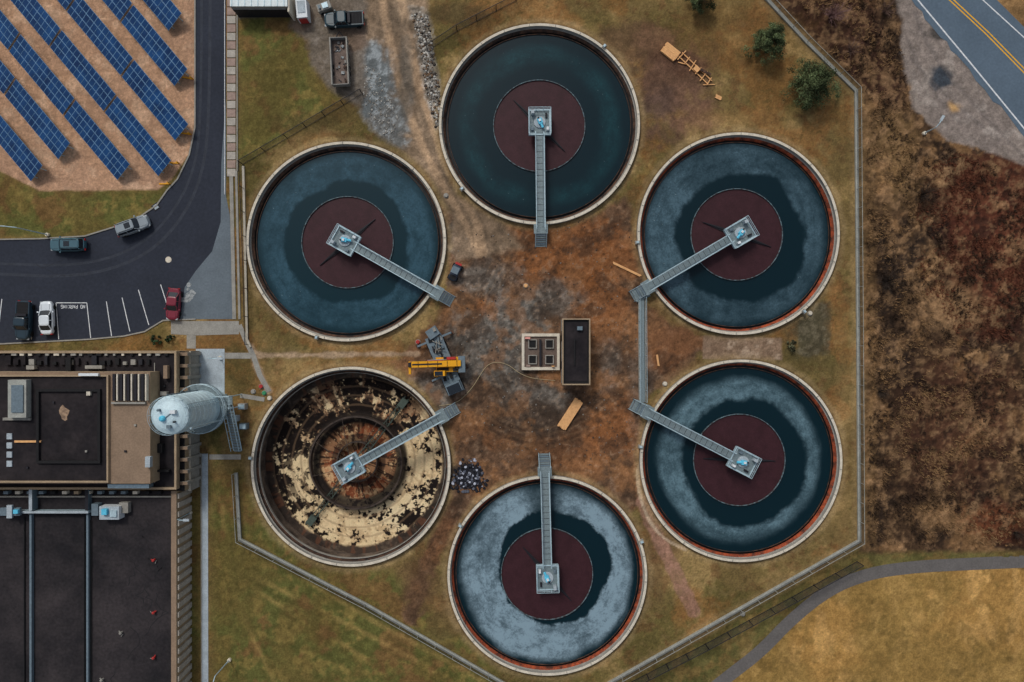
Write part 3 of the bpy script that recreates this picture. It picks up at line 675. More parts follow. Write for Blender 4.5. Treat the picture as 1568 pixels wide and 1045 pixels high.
for i in range(5): pr(b,172+i*11,573,176+i*11,614,7.5,8.0,black,dsteel); pr(b,178+i*11,573,180+i*11,614,7.5,8.1,conc)
pr(b,170,616,222,619,7.5,7.9,conc2)
pr(b,12,582,40,640,7.6,8.6,wallc,wallc); pr(b,17,590,35,632,8.6,8.75,bluegr); pr(b,4,640,46,644,7.6,7.9,conc2)
for i in range(4): pr(b,10,664+i*14,18,673+i*14,7.6,7.75,concb)
pr(b,22,675,62,678,7.6,7.8,wood); pr(b,132,600,138,606,7.6,8.0,conc); pr(b,120,572,150,576,7.9,8.3,white)
rp_=[(*px([(98+10*math.cos(t)*random.uniform(.5,1.1),634+14*math.sin(t)*random.uniform(.5,1.1))],7.61)[0],7.612) for t in [i*0.45 for i in range(14)]]
b.add(rp_,[tuple(range(14))],mat('roof_patch',(150,126,104),0.9,2,0.3,rgb2=(96,80,68)))
for x in range(8,225,12): pr(b,x,550+random.uniform(-6,5),x+random.uniform(4,9),559,5.0,5.4,random.choice([conc2,black,dsteel,black,roofd]))
for x in range(4,262,13): pr(b,x,541.7,x+random.uniform(3,8),545,5.0,5.3,random.choice([conc2,black,conc]))
for x,y,w_,h_ in ((100,548,8,20),(40,560,12,6),(130,560,26,5),(245,600,10,6),(240,680,8,14),(250,560,6,20),(238,640,20,3),(236,720,22,3)): pr(b,x,y,x+w_,y+h_,5.0,5.7,random.choice([conc2,black,rooft]))
pr(b,165,742,228,748,5.0,6.2,bluegr,galv); pr(b,222,700,229.5,716,7.5,8.2,concb)
for (x,y,z) in ((80,615,7.6),(130,690,7.6),(40,715,7.6),(250,650,5.0),(250,590,5.0),(190,690,7.5),(205,650,7.5)): pr(b,x,y,x+3,y+3,z,z+0.2,random.choice([conc2,dsteel]))
pr(b,236,556,237,740,5.0,5.1,conc2)
pr(b,271,538,283,752,0,4.0,tanw,black)
for i in range(12): pr(b,271,540+i*18,287,545+i*18,0,4.3,conc2,rooft)
pr(b,288,538,292,752,0,2.8,conc2,conc)
b.obj('treatment_building')
b=MB()
pr(b,-600,752,262,1400,0,3.6,tanw,roofa)
for r_ in ((262,752,270,1400),):
    pr(b,*r_,0,4.2,tanw,rooft)
y=756
while y<1300: pr(b,270,y,274,y+8,0,3.9,pavg,pavg); y+=14
pr(b,275.5,752,279,1400,0,2.0,conc2,black)
for x in (45,132): pr(b,x,788,x+3.2,1400,3.6,4.1,bluegr,bluegr)
for x in (36,128): pr(b,x,792,x+1.4,1400,3.6,3.8,black)
pr(b,-600,783,135,786.5,3.6,4.6,galv,concb); pr(b,44,742,49,782,3.6,4.8,bluegr,concb); pr(b,130,742,135,782,3.6,4.5,bluegr,dsteel)
pr(b,-600,760,262,762,3.6,3.9,conc2)
for i in range(14): pr(b,5+i*18,752.5,12+i*18,757,3.6,4.3,random.choice([conc,tanw,bluegr,black]))
pr(b,152,776,182,796,3.6,5.0,white,concb); pr(b,155,780,163,789,5.0,5.5,teal); pr(b,182.2,770,196,786,3.6,4.4,conc2); pr(b,140,772,150,790,3.6,4.6,bluegr); pr(b,0,778,30,790,4.6,5.0,bluegr,bluegr); pr(b,10,774,18,794,5.0,5.3,concb); pr(b,20,781,27,787,5.0,5.4,teal); pr(b,168,782,178,792,5.0,5.2,galv)
pr(b,137,797,140,1400,3.6,3.75,black)
for _ in range(16):
    x0=random.uniform(145,250); y0=random.uniform(790,1040); Q=[(x0,y0)]
    for k in range(5): Q.append((min(258,max(143,Q[-1][0]+random.uniform(-12,12))),Q[-1][1]+random.uniform(3,12)))
    b.strip(px(Q,3.6),0.1,3.606,3.606,mat('roof_tar',(22,21,24),0.7,2,0.2))
b.obj('process_building')
for (x,y) in ((237,857),(237,937),(237,1006),(187,968),(158,1040)):
    b=MB(); p=W(x,y,3.6); b.at(p,random.uniform(0,3)); b.lathe([(0.14,0),(0.14,0.45),(0.2,0.5),(0.1,0.6),(0,0.6)],redp if x>200 else conc2,10); b.box(0.2,0,0.2,0.4,0.1,0.1,redp if x>200 else conc2); b.tube((-0.3,0,0.2),(-0.3,0.4,0.25),0.05,conc2,5); b.obj('roof_vent')
b=MB(); pr(b,352,-40,440,10,0,3.0,conc2,mat('roof_white',(186,196,200),0.6,1,0.12)); pr(b,356,10.2,438,15,0,2.4,dsteel,conc2); pr(b,440.2,-40,443,18,0,2.8,conc)
for i in range(9): pr(b,354+i*10,-38,354.8+i*10,9,3.0,3.08,galv)
b.obj('white_shed')
b=MB()
pr(b,862,489,903,589,0,3.8,conc2,black); parapet(b,861,488,904,590,3.8,1.8,0.35,tanw)
pr(b,866,494,899,584,3.8,3.86,roofd); pr(b,879,520,881,560,3.86,4.1,black); pr(b,884,500,892,506,3.86,4.3,bluegr)
wx0=W(862,540,3.8).x
b.box(wx0-0.03,W(0,560,3.8).y,0.0,0.06,1.0,2.1,dsteel); b.box(wx0-0.03,W(0,515,3.8).y,1.2,0.06,1.4,1.0,glass)
b.obj('pump_house')
b=MB(); slab=mat('slab_brown',(88,76,70),0.9,1,0.25)
pr(b,803,515.5,853,562.5,0,0.5,conc2,slab)
for r_ in ((799,511,857,515.5),(799,562.5,857,567),(799,515.5,803,562.5),(853,515.5,857,562.5)): pr(b,*r_,0,0.75,conc,conc)
for x,y in ((811,522),(837,522),(811,546),(837,546)): pr(b,x,y,x+9,y+10,0.5,0.62,black)
for x,y in ((809,520),(835,520),(809,544),(835,544)):
    for r_ in ((x,y,x+13,y+1.2),(x,y+12.8,x+13,y+14),(x,y+1.2,x+1.2,y+12.8),(x+11.8,y+1.2,x+13,y+12.8)): pr(b,*r_,0.5,0.8,conc2)
pr(b,826,520,829,560,0.5,1.1,dsteel); pr(b,804,516.5,812,519.5,0.5,1.0,mat('pink_insul',(186,130,122),0.8,2,0.1)); pr(b,806,559,812,562,0.5,0.9,brickp); pr(b,845,560.5,849,562,0.5,1.2,wood)
b.obj('equipment_foundation')
# ---------------------------------------------------------------- silo
b=MB(); zt=13.2; top=W(257,637,zt); silo=mat('silo_paint',(182,204,216),0.5,0.8,0.14)
b.at((top.x,top.y,0))
b.lathe([(2.35,0),(2.35,zt-1.0),(2.25,zt-0.5),(1.6,zt-0.1),(0.8,zt+0.15),(0,zt+0.2)],silo,40)
for z in np.arange(1.2,zt-1,1.2): b.lathe([(2.35,z-0.04),(2.38,z),(2.35,z+0.04)],silo,40)
b.lathe([(2.45,zt-0.85),(2.45,zt-0.75)],galv,40)
for zz in (zt-0.1,zt+0.35): b.lathe([(2.3,zz-0.03),(2.34,zz),(2.3,zz+0.03)],galv,32)
for i in range(14):
    a=i*2*math.pi/14; b.tube((2.3*math.cos(a),2.3*math.sin(a),zt-0.7),(2.3*math.cos(a),2.3*math.sin(a),zt+0.35),0.03,galv,4)
b.lathe([(0.36,zt+0.1),(0.36,zt+0.5),(0.2,zt+0.65),(0,zt+0.65)],teal,14,-0.5,-0.3); b.box(0.8,0.5,zt,0.6,0.4,0.6,white); b.tube((-0.9,0.7,zt-0.2),(-0.9,0.7,zt+0.7),0.15,bluegr,8); b.box(0.2,-1.3,zt-0.1,0.5,0.4,0.4,bluegr); b.box(0.3,0.2,zt+0.16,1.6,0.1,0.12,bluegr,0.7); b.tube((0.9,-0.7,zt-0.1),(0.9,-0.7,zt+0.5),0.12,dsteel,8)
for a in (0.35,0.55): b.tube((2.6*math.cos(a),2.6*math.sin(a),0),(2.6*math.cos(a),2.6*math.sin(a),zt),0.05,galv,4)
for z in np.arange(0.5,zt,0.6): b.tube((2.6*math.cos(.35),2.6*math.sin(.35),z),(2.6*math.cos(.55),2.6*math.sin(.55),z),0.04,galv,4)
for z in (3.6,):
    b.lathe([(2.4,z),(3.3,z),(3.3,z-0.1)],grate,40)
    for zz in (z+.55,z+1.1): b.lathe([(3.25,zz-.04),(3.3,zz),(3.25,zz+.04)],galv,40)
    for i in range(20):
        a=i*math.pi/10; b.tube((3.25*math.cos(a),3.25*math.sin(a),z),(3.25*math.cos(a),3.25*math.sin(a),z+1.1),0.035,galv,4)
b.tube((2.3,-1.6,0),(2.3,-1.6,zt-1),0.12,galv,8); b.tube((-0.6,2.4,0),(-0.6,2.4,zt-1),0.08,bluegr,8)
b.obj('storage_silo')
b=MB(); p0=W(350,622,3.5); p1=W(364,690,0.2)
d=(p1-p0); n=16
dh=Vector((d.x,d.y,0)).normalized(); sd=Vector((-dh.y,dh.x,0))
for i in range(n+1):
    p=p0+d*i/n; b.at(p,math.atan2(dh.y,dh.x)); b.box(0,0,-0.03,0.3,1.0,0.05,grate)
b.M=Matrix.Identity(4)
for s_ in (-0.55,0.55):
    b.tube(p0+sd*s_,p1+sd*s_,0.08,galv,5); b.tube(p0+sd*s_+Vector((0,0,1)),p1+sd*s_+Vector((0,0,1)),0.045,galv,5)
    for i in range(0,n+1,3):
        p=p0+d*i/n+sd*s_; b.tube(p,p+Vector((0,0,1)),0.035,galv,4)
b.at((p0.x-0.6,p0.y+0.5,0)); b.box(0,0,3.4,2.2,1.8,0.12,galv,tm=grate)
for x,y in ((-1,-.8),(1,-.8),(1,.8),(-1,.8)): b.tube((x,y,0),(x,y,4.6),0.07,galv,6)
for z in (4.1,4.6):
    b.tube((-1,.8,z),(1,.8,z),0.04,galv,5); b.tube((1,.8,z),(1,-.8,z),0.04,galv,5)
b.obj('steel_stair_tower')
for x,y,c_ in ((374,622,conc2),(376,652,bluegr),(362,640,concb)):
    b=MB(); p=px([(x,y)])[0]; b.box(p[0],p[1],0,1.0,0.8,1.1,c_); b.box(p[0],p[1],1.1,0.8,0.6,0.08,galv); b.box(p[0],p[1]-0.42,0.2,0.8,0.03,0.8,dsteel); b.obj('utility_cabinet')
# ---------------------------------------------------------------- solar
pan=bpy.data.materials.new('solar_cells'); pan.use_nodes=True; N=pan.node_tree.nodes; L=pan.node_tree.links; bs=N['Principled BSDF']
bs.inputs['Roughness'].default_value=0.2; bs.inputs['Specular IOR Level'].default_value=0.3
tcn=N.new('ShaderNodeTexCoord')
nn=N.new('ShaderNodeTexNoise'); nn.inputs['Scale'].default_value=0.5; L.new(tcn.outputs['Object'],nn.inputs['Vector'])
cr=N.new('ShaderNodeValToRGB'); cr.color_ramp.elements[0].position=0.3; cr.color_ramp.elements[1].position=0.7
cr.color_ramp.elements[0].color=(*A((12,38,74)),1); cr.color_ramp.elements[1].color=(*A((22,62,108)),1); L.new(nn.outputs['Fac'],cr.inputs['Fac']); L.new(cr.outputs[0],bs.inputs['Base Color'])
frm=mat('panel_frame',(100,134,166),0.5,3,0.1,metal=0.3)
dirv=math.atan2(-1.19,1); tilt=rad(20)
ends=[(268,34),(277,119),(278,203),(252,258),(189,264),(98,232),(56,266)]
for (x,y) in ends:
    p=W(x,y,1.4); b=MB()
    pos=0.0; mod=0; L_=1.62; wd=1.02
    while True:
        q=p-Vector((math.cos(dirv),math.sin(dirv),0))*pos
        if q.x<-92 or q.y>66: break
        gapn=(mod%7==6)
        sag=random.uniform(-0.6,0.6)
        for j in range(3):
            b.M=Matrix.Translation(q)@Matrix.Rotation(dirv,4,'Z')@Matrix.Rotation(tilt+rad(sag),4,'X')
            cy=(j-1)*(wd+0.03)
            b.box(-L_/2,cy,-0.05,L_-0.03,wd,0.05,frm)
            for hh in (-1,1): b.box(-L_/2+hh*L_/4,cy,0.002,L_/2-0.09,wd-0.09,0.012,pan)
        if mod%3==0:
            b.M=Matrix.Translation(q)@Matrix.Rotation(dirv,4,'Z')
            b.tube((-0.3,0.8,-1.4),(-0.3,0.8,0.25),0.07,galv,6); b.tube((-0.3,-0.8,-1.4),(-0.3,-0.8,-0.3),0.07,galv,6); b.tube((-0.3,-1.4,-0.58),(-0.3,1.4,0.42),0.05,galv,5)
        pos+=L_; mod+=1
        if gapn: pos+=0.3
    if b.v:
        b.M=Matrix.Identity(4)
        o=b.obj('solar_panel_array')
for (x,y) in ((287,120),(284,205),(266,250),(252,282)):
    b=MB(); p=px([(x,y)])[0]; b.at((*p,0),random.uniform(-.3,.3)); b.box(0,0,0,1.4,0.16,0.14,yellowp); b.tube((0.8,0,0),(0.8,0,1.0),0.09,yellowp,8); b.obj('yellow_bollard')
# ---------------------------------------------------------------- vehicles
def carpaint(name,rgb): return mat(name,rgb,0.3,1,0.05,spec=0.5)
def car(x,y,rz,paint,L=4.7,Wd=1.85,kind='sedan',name='parked_car'):
    b=MB(); p=W(x,y,0.8); b.at((p.x,p.y,0.012),rz); h=Wd/2; a=-L/2; e=L/2
    tl=mat('tail_light',(130,24,22),0.3,2,0.1); hl=mat('head_light',(150,156,162),0.2,2,0.1)
    hood=0.95 if kind=='sedan' else 1.1
    b.loft([(0.28,a+0.12,e-0.1,h*0.93),(0.42,a+0.02,e,h*0.99),(0.7,a,e-0.02,h),(hood-0.08,a+0.05,e-0.12,h*0.97),(hood,a+0.18,e-0.35,h*0.9)],paint)
    for sx in (a+0.85,e-0.9):
        for sy in (-1,1): b.tube((sx,sy*(h-0.22),0.33),(sx,sy*(h+0.01),0.33),0.33,black,16)
    if kind=='sedan': g0,g1,r0,r1,zr=a+0.55,e-1.25,a+1.25,e-2.0,1.42
    elif kind=='suv': g0,g1,r0,r1,zr=a+0.15,e-1.3,a+0.45,e-1.9,1.72
    else: g0,g1,r0,r1,zr=-0.55,e-1.35,-0.35,e-1.95,1.8
    b.loft([(hood-0.02,g0,g1,h*0.88),(zr-0.06,r0,r1,h*0.74)],glass,p=6)
    b.loft([(zr-0.06,r0-0.04,r1+0.04,h*0.755),(zr,r0+0.1,r1-0.1,h*0.68)],paint,p=5)
    for sy in (-1,1):
        b.tube((g1-0.05,sy*h*0.84,hood),(r1,sy*h*0.73,zr-0.04),0.05,paint,5); b.tube((g0+0.05,sy*h*0.84,hood),(r0,sy*h*0.73,zr-0.04),0.06,paint,5)
        xm=(r0+r1)/2; b.tube((xm,sy*h*0.885,hood),(xm,sy*h*0.745,zr-0.05),0.045,paint,5)
        b.box(g1-0.25,sy*(h+0.1),hood-0.05,0.18,0.2,0.14,paint)
        b.box(e-0.2,sy*h*0.68,0.62,0.26,0.3,0.2,hl); b.box(a+0.06,sy*h*0.72,0.65,0.14,0.3,0.22,tl)
        if kind=='suv': b.tube((r0+0.2,sy*h*0.6,zr+0.05),(r1-0.2,sy*h*0.6,zr+0.05),0.03,dsteel,5)
    for sy in (-1,1): b.box((g1+e-0.4)/2,sy*h*0.62,hood+0.001,(e-0.4-g1)*0.9,0.03,0.012,black)
    if kind=='suv': b.box((r0+r1)/2+0.4,0,zr+0.002,0.8,h*0.8,0.01,glass)
    if kind=='pickup':
        b.box((a+0.12-0.65)/2,0,hood+0.002,-0.65-a-0.2,Wd*0.76,0.012,black)
        for sy in (-1,1): b.box((a-0.6)/2,sy*h*0.86,hood,-0.6-a-0.1,0.13,0.06,paint)
        b.box(a+0.16,0,hood,0.12,Wd*0.82,0.06,paint)
        for k in range(4): b.box(a+0.6+k*0.45,0,hood+0.015,0.04,Wd*0.7,0.02,dsteel)
        b.box(-0.75,0,hood+0.01,0.35,Wd*0.72,0.35,dsteel)
    return b.obj(name)
def imang(dx,dy): return math.atan2(-dy,dx)
car(203,346,imang(50,-18),carpaint('paint_silver',(118,128,136)),4.7,1.9,'suv','parked_suv')
car(104,375,imang(-1,0.02),carpaint('paint_greenish',(54,84,96)),4.8,1.85,'suv','parked_suv')
car(36,491,imang(-0.05,1),carpaint('paint_darkteal',(28,46,58)),5.4,2.0,'pickup','parked_pickup_truck')
car(71,487,imang(-0.03,-1),carpaint('paint_whitecar',(196,204,212)),4.6,1.85,'sedan')
car(265,466,imang(-0.08,1),carpaint('paint_redcar',(104,30,46)),4.4,1.8,'sedan')
car(527,30,imang(-1,0.05),carpaint('paint_blackteal',(20,48,58)),5.5,2.05,'pickup','parked_pickup_truck')
b=MB(); p=W(697,417,0.6); b.at((p.x,p.y,0),imang(0.45,-1)); b.loft([(0.3,-1.2,1.2,0.55),(0.75,-1.25,1.1,0.6),(0.85,-1.1,0.9,0.5)],carpaint('paint_cart',(34,44,60)))
for sx in (-0.85,0.85):
    for sy in (-1,1): b.tube((sx,sy*0.4,0.3),(sx,sy*0.72,0.3),0.3,black,12)
for sx,sy in ((-0.2,-.5),(-0.2,.5),(0.6,-.5),(0.6,.5)): b.tube((sx,sy,0.8),(sx*0.9,sy*0.9,1.6),0.035,dsteel,5)
b.box(0.2,0,1.6,0.95,1.0,0.06,bluegr); b.box(1.2,0,0.6,0.3,0.9,0.3,redp); b.box(-0.8,0,0.85,0.6,0.9,0.12,black); b.obj('utility_cart')
b=MB(); p=W(521,96,0.9); b.at((p.x,p.y,0),imang(-0.05,-1)); tr=mat('trailer_grey',(112,112,110),0.7,2,0.2)
b.box(0,0,0.55,6.4,2.3,0.15,tr,tm=mat('trailer_bed',(94,82,76),0.8,1.5,0.3))
for sy in (-1,1): b.box(0,sy*1.12,0.7,6.4,0.1,0.85,tr); b.box(0,sy*1.12,1.55,6.4,0.16,0.08,conc2)
for sx in (-3.18,3.18): b.box(sx,0,0.7,0.1,2.14,0.85,tr)
for i in range(8):
    for sy in (-1,1): b.box(-2.8+i*0.8,sy*1.21,0.6,0.1,0.08,0.9,conc2)
for sx in (-1.4,-0.5):
    for sy in (-1,1): b.tube((sx,sy*0.9,0.42),(sx,sy*1.2,0.42),0.42,black,14)
b.tube((3.2,-.8,0.5),(4.4,0,0.5),0.06,dsteel,5); b.tube((3.2,.8,0.5),(4.4,0,0.5),0.06,dsteel,5)
for i in range(22): b.box(random.uniform(-2.8,2.8),random.uniform(-.8,.8),0.7,random.uniform(.2,.6),random.uniform(.1,.4),random.uniform(.05,.3),random.choice([brownr,tr,stn,dsteel,slab]),random.uniform(0,3))
b.obj('dump_trailer')
b=MB(); p=W(464,17,1.0); b.at((p.x,p.y,0),rad(5)); b.box(0,0,0.1,1.5,2.6,1.7,white,ts=0.96); b.box(0,0.2,1.8,1.0,1.6,0.08,concb); b.box(0,-1.36,0.2,1.1,0.06,1.4,redp); b.obj('storage_container')
b=MB(); p=W(497,12,0.7); b.at((p.x,p.y,0),rad(20)); b.box(0,0,0.3,1.9,1.0,0.9,conc2); b.box(0.2,0,1.2,0.8,0.7,0.15,galv); b.tube((-0.5,-.6,.3),(-0.5,.6,.3),0.3,black,10); b.box(-0.6,0,1.2,0.3,0.5,0.25,bluegr); b.obj('generator_trailer')
# mobile crane
b=MB(); p=W(682,558,0)
b.at((p.x,p.y,0),imang(0.42,1))
b.box(0,0,0.6,8.4,2.3,0.5,bluegr); b.box(3.4,0,1.1,1.5,2.2,1.0,bluegr,ts=0.9); b.box(3.5,0,2.1,1.1,1.8,0.04,glass)
for sx in (-3.2,-2.0,2.4,3.5):
    for sy in (-1,1): b.tube((sx,sy*0.8,0.55),(sx,sy*1.25,0.55),0.55,black,16)
for sx in (-3.7,1.4):
    b.box(sx,0,0.7,0.26,5.0,0.25,bluegr)
    for sy in (-1,1): b.tube((sx,sy*2.45,0.1),(sx,sy*2.45,0.9),0.1,dsteel,8); b.box(sx,sy*2.45,0,0.6,0.6,0.1,brownr)
for i in range(22): b.box(random.uniform(-3.8,2.4),random.uniform(-.9,.9),1.1,random.uniform(.2,.8),random.uniform(.1,.5),random.uniform(.1,.5),random.choice([dsteel,bluegr,conc2,black,dsteel]),random.uniform(-.2,.2))
b.box(-4.6,0.2,0.7,1.3,1.6,0.9,bluegr,0.2); b.box(-4.9,0.6,1.6,0.5,0.4,0.3,conc2)
for i in range(8): b.tube((random.uniform(-4.5,-2),random.uniform(-1,1),1.3),(random.uniform(-3,0),random.uniform(-1.2,1.2),1.7),0.05,random.choice([black,conc2]),5)
b.at((p.x,p.y,0),imang(-1,0.03))
b.box(-0.6,0,1.25,3.4,2.0,0.6,yellowp); b.box(-2.4,0,1.3,0.9,2.2,1.0,bluegr); b.box(0.6,1.15,1.3,1.7,0.8,1.3,yellowp,ts=0.85); b.box(0.7,1.15,2.6,1.1,0.6,0.03,glass)
b.box(1.0,-0.15,2.0,6.6,0.8,0.7,yellowp); b.box(2.2,-0.15,2.7,4.0,0.2,0.05,dsteel); b.box(4.3,-0.15,2.1,0.9,0.6,0.55,dsteel); b.box(4.6,0.3,1.9,0.3,1.7,0.5,yellowp)
for k in range(5): b.box(-1.8+k*1.3,-0.15,2.752,0.06,0.76,0.02,black)
b.box(1.2,-0.6,2.2,2.2,0.06,0.4,redp); b.box(-1.0,-0.85,1.85,1.2,0.35,0.3,redp); b.tube((-0.4,-0.7,1.9),(2.2,-0.6,2.1),0.1,conc2,8); b.box(0.2,0.6,1.86,1.6,0.4,0.15,black); b.tube((-1.8,-0.6,2.1),(-1.8,0.6,2.1),0.35,dsteel,12); b.box(-0.2,-0.9,1.86,0.5,0.3,0.2,dsteel); b.box(-1.5,0.7,1.86,0.6,0.4,0.3,dsteel)
b.obj('mobile_crane')
b=MB(); hp=smooth([(672,622),(700,618),(722,596),(735,575),(745,560),(758,554),(778,558),(795,572),(815,580),(850,583)],2); hp=[W(x,y,0.08) for x,y in hp]; hm=mat('hose',(150,136,108),0.7,3,0.1)
for a_,c_ in zip(hp[:-1],hp[1:]): b.tube(a_,c_,0.04,hm,5)
b.obj('ground_hose')
def stack(name,x,y,ang,L,n,wd,layers=2,jit=0.05):
    b=MB(); p=px([(x,y)])[0]; b.at((*p,0),ang)
    for j in range(layers):
        for i in range(n):
            b.box(random.uniform(-jit,jit),(i-(n-1)/2)*wd*1.08,0.05+j*0.13,L*random.uniform(.93,1),wd,0.12,wood)
    for k in (-.3,.3): b.box(k*L,0,0,0.1,n*wd,0.05,brownr)
    return b.obj(name)
stack('lumber_stack',873,634,imang(1,-1.55),4.6,6,0.2,3)
stack('wooden_beam',960,413,imang(1,0.48),4.4,2,0.14,1)
stack('lumber_stack',1026,81,imang(1,0.8),2.4,6,0.24,3)
stack('wooden_beam',1007,552,imang(0.15,1),1.6,2,0.12,1)
b=MB(); p=px([(1064,106)])[0]; b.at((*p,0),imang(1,0.95))
for yy in (-0.35,0.35): b.box(0,yy,0.1,5.6,0.12,0.14,wood)
for i in range(6): b.box(-2.6+i*1.04,0,0.25,0.12,1.2 if i%2 else 1.7,0.1,wood,0.1*(i%3))
b.box(1.2,0.5,0.36,2.0,0.3,0.1,brownr,0.3); b.box(2.9,-0.3,0.1,1.6,0.1,0.1,wood,0.8); b.box(-1.8,-0.7,0.1,1.2,0.12,0.1,wood,0.5); b.box(0.2,0,0.37,0.8,0.7,0.12,wood)
b.obj('timber_frame')
stack('wooden_pallet',1100,150,imang(1,0.5),0.9,4,0.12,1)
def rocks(name,pts,mats):
    b=MB()
    for (x,y,r) in pts:
        p=W(x,y,0); n=6; a0=random.uniform(0,6)
        v=[(p.x+r*random.uniform(.7,1.2)*math.cos(a0+i*math.pi/3),p.y+r*random.uniform(.7,1.2)*math.sin(a0+i*math.pi/3),0) for i in range(n)]
        h=r*random.uniform(.5,1.0)
        v2=[(p.x+(q[0]-p.x)*random.uniform(.5,.75),p.y+(q[1]-p.y)*random.uniform(.5,.75),h*random.uniform(.8,1.1)) for q in v]
        b.add(v+v2,[(i,(i+1)%n,n+(i+1)%n,n+i) for i in range(n)]+[tuple(range(n,2*n))],random.choice(mats))
    return b.obj(name)
def scat(poly,n,r0,r1):
    xs=[p[0] for p in poly];ys=[p[1] for p in poly]; out=[]
    X=np.random.RandomState(len(poly)+n).uniform(min(xs),max(xs),n*5); Y=np.random.RandomState(n+5).uniform(min(ys),max(ys),n*5)
    d=sdpoly(X,Y,poly); k=0
    for x,y,q in zip(X,Y,d):
        if q<0: out.append((x,y,random.uniform(r0,r1)**1.0)); k+=1
        if k>=n: break
    return out
stw=mat('stone_pale',(156,154,149),0.9,3,0.2); stg=mat('stone_grey',(108,104,99),0.9,3,0.2); stb=mat('stone_brown',(94,76,60),0.9,3,0.2); std=mat('stone_dark',(56,50,46),0.9,3,0.2)
rocks('riprap_stones',scat([(630,20),(655,25),(668,110),(680,180),(668,200),(650,130),(640,60)],420,0.08,0.26),[stw,stg,stg,stb,std])
rocks('gravel_stones',scat([(560,100),(580,110),(610,180),(600,215),(570,195),(556,150)],260,0.06,0.14),[stw,stg,stg])
rocks('yard_stones',scat([(700,360),(960,330),(990,460),(970,620),(970,700),(900,715),(780,715),(710,680),(700,460)],700,0.04,0.13),[stg,stb,stb,std,std])
pile=[]
for i in range(900):
    a=random.uniform(0,6.28); r=min(27,abs(random.gauss(0,1))*13)*(1+0.15*math.sin(3*a)); pile.append((717+r*math.cos(a),731+r*0.95*math.sin(a),random.uniform(.08,.3)))
rocks('debris_pile',pile,[mat('debris_black',(22,23,30),0.6,3,0.2)]*6+[mat('debris_white',(150,154,168),0.6,3,0.15),mat('debris_grey',(74,78,90),0.6,3,0.2)])
for x,y,m_ in ((405,602,mat('green_lid',(46,116,80),0.5,3,0.1)),(400,592,redp),(640,524,redp),(805,438,wood),(683,300,conc2),(413,610,conc),(1018,588,conc),(1240,480,conc),(1137,940,conc2),(388,600,conc2)):
    b=MB(); p=px([(x,y)])[0]; b.lathe([(0.28,0),(0.28,0.25),(0.22,0.3),(0,0.3)],m_,16,p[0],p[1]); b.lathe([(0.36,0),(0.36,0.06),(0.29,0.06)],conc2,16,p[0],p[1]); b.obj('utility_riser')
def lamp(x,y,ang,L=2.2,h=6.5):
    b=MB(); p=px([(x,y)])[0]; b.at((*p,0),ang)
    b.lathe([(0.25,0),(0.25,0.4),(0,0.4)],conc,12); b.tube((0,0,0.3),(0,0,h),0.09,galv,8,0.06); b.tube((0,0,h),(L*0.5,0,h+0.35),0.06,galv,6); b.tube((L*0.5,0,h+0.35),(L,0,h+0.3),0.06,galv,6); b.box(L+0.3,0,h+0.2,0.8,0.32,0.16,concb); b.box(L+0.3,0,h+0.16,0.6,0.25,0.04,white); b.obj('street_lamp')
lamp(74,360,rad(175)); lamp(338,548,rad(0),1.3,4.0); lamp(352,1010,rad(-100),1.5,5); lamp(292,785,rad(0),1,4); lamp(1414,205,rad(60),1.0,3)
# ---------------------------------------------------------------- trees
def leafmesh(name,items,mname,rough=0.8):
    V=[];F=[];C=[]
    for (c,n,s,colr) in items:
        u=n.orthogonal().normalized(); w=n.cross(u); t=random.uniform(0,6.28); u2=u*math.cos(t)+w*math.sin(t); w2=n.cross(u2); o=len(V)
        V+=[tuple(c-u2*s),tuple(c-w2*s*0.5),tuple(c+u2*s),tuple(c+w2*s*0.5)]; F.append((o,o+1,o+2,o+3)); C+=[(*colr,1)]*4
    me=bpy.data.meshes.new(name); me.from_pydata(V,[],F)
    at=me.attributes.new('Col','FLOAT_COLOR','POINT'); at.data.foreach_set('color',[v for c in C for v in c])
    if mname not in MATS: MATS[mname]=attr_mat(mname,rough=rough,fine=3,amt=0.2,bump=0.0)
    me.materials.append(MATS[mname]); me.update(); return me
def tree(x,y,R,h,nc=55,per=150,green=(70,80,54),name='evergreen_tree'):
    p=W(x,y,h*0.5); e=bpy.data.objects.new(name,None); sc.collection.objects.link(e); e.location=(p.x,p.y,0)
    bark=mat('bark',(70,56,44),0.9,4,0.3); b=MB(); b.tube((0,0,0),(0,0,h*0.85),0.22,bark,8,0.05)
    items=[]; base=Vector(A(green)); ph=random.uniform(0,6)
    for i in range(nc):
        t=random.random(); a=random.uniform(0,6.28)
        lob=1+0.16*math.sin(3*a+ph)+0.10*math.sin(7*a+2*ph)
        zc=h*(0.12+0.8*t); rr=R*lob*(1-0.7*t**1.6)*math.sqrt(random.uniform(0.08,1))*random.uniform(.75,1.0)
        c=Vector((rr*math.cos(a),rr*math.sin(a),zc)); b.tube((0,0,zc*0.75),tuple(c),0.05,bark,4,0.015)
        cr=R*random.uniform(.11,.22); br_=random.choice([0.4,0.6,0.9,1.2,1.6])
        for k in range(per):
            d=Vector((random.gauss(0,1),random.gauss(0,1),random.gauss(0,0.8))).normalized()*cr*random.uniform(.3,1.25)
            n=(d.normalized()+Vector((random.uniform(-.7,.7),random.uniform(-.7,.7),random.uniform(0,.9)))).normalized()
            v=br_*random.uniform(.5,1.5); items.append((c+d,n,random.uniform(.07,.14),(base.x*v,base.y*v,base.z*v)))
    b.obj('trunk',e); me=leafmesh('foliage',items,'evergreen_leaves'); o=bpy.data.objects.new('foliage',me); sc.collection.objects.link(o); o.parent=e
tree(1180,62,2.9,5.0,85,110); tree(1248,127,3.8,6.0,125,110); tree(1076,-6,2.6,4.5,50,100)
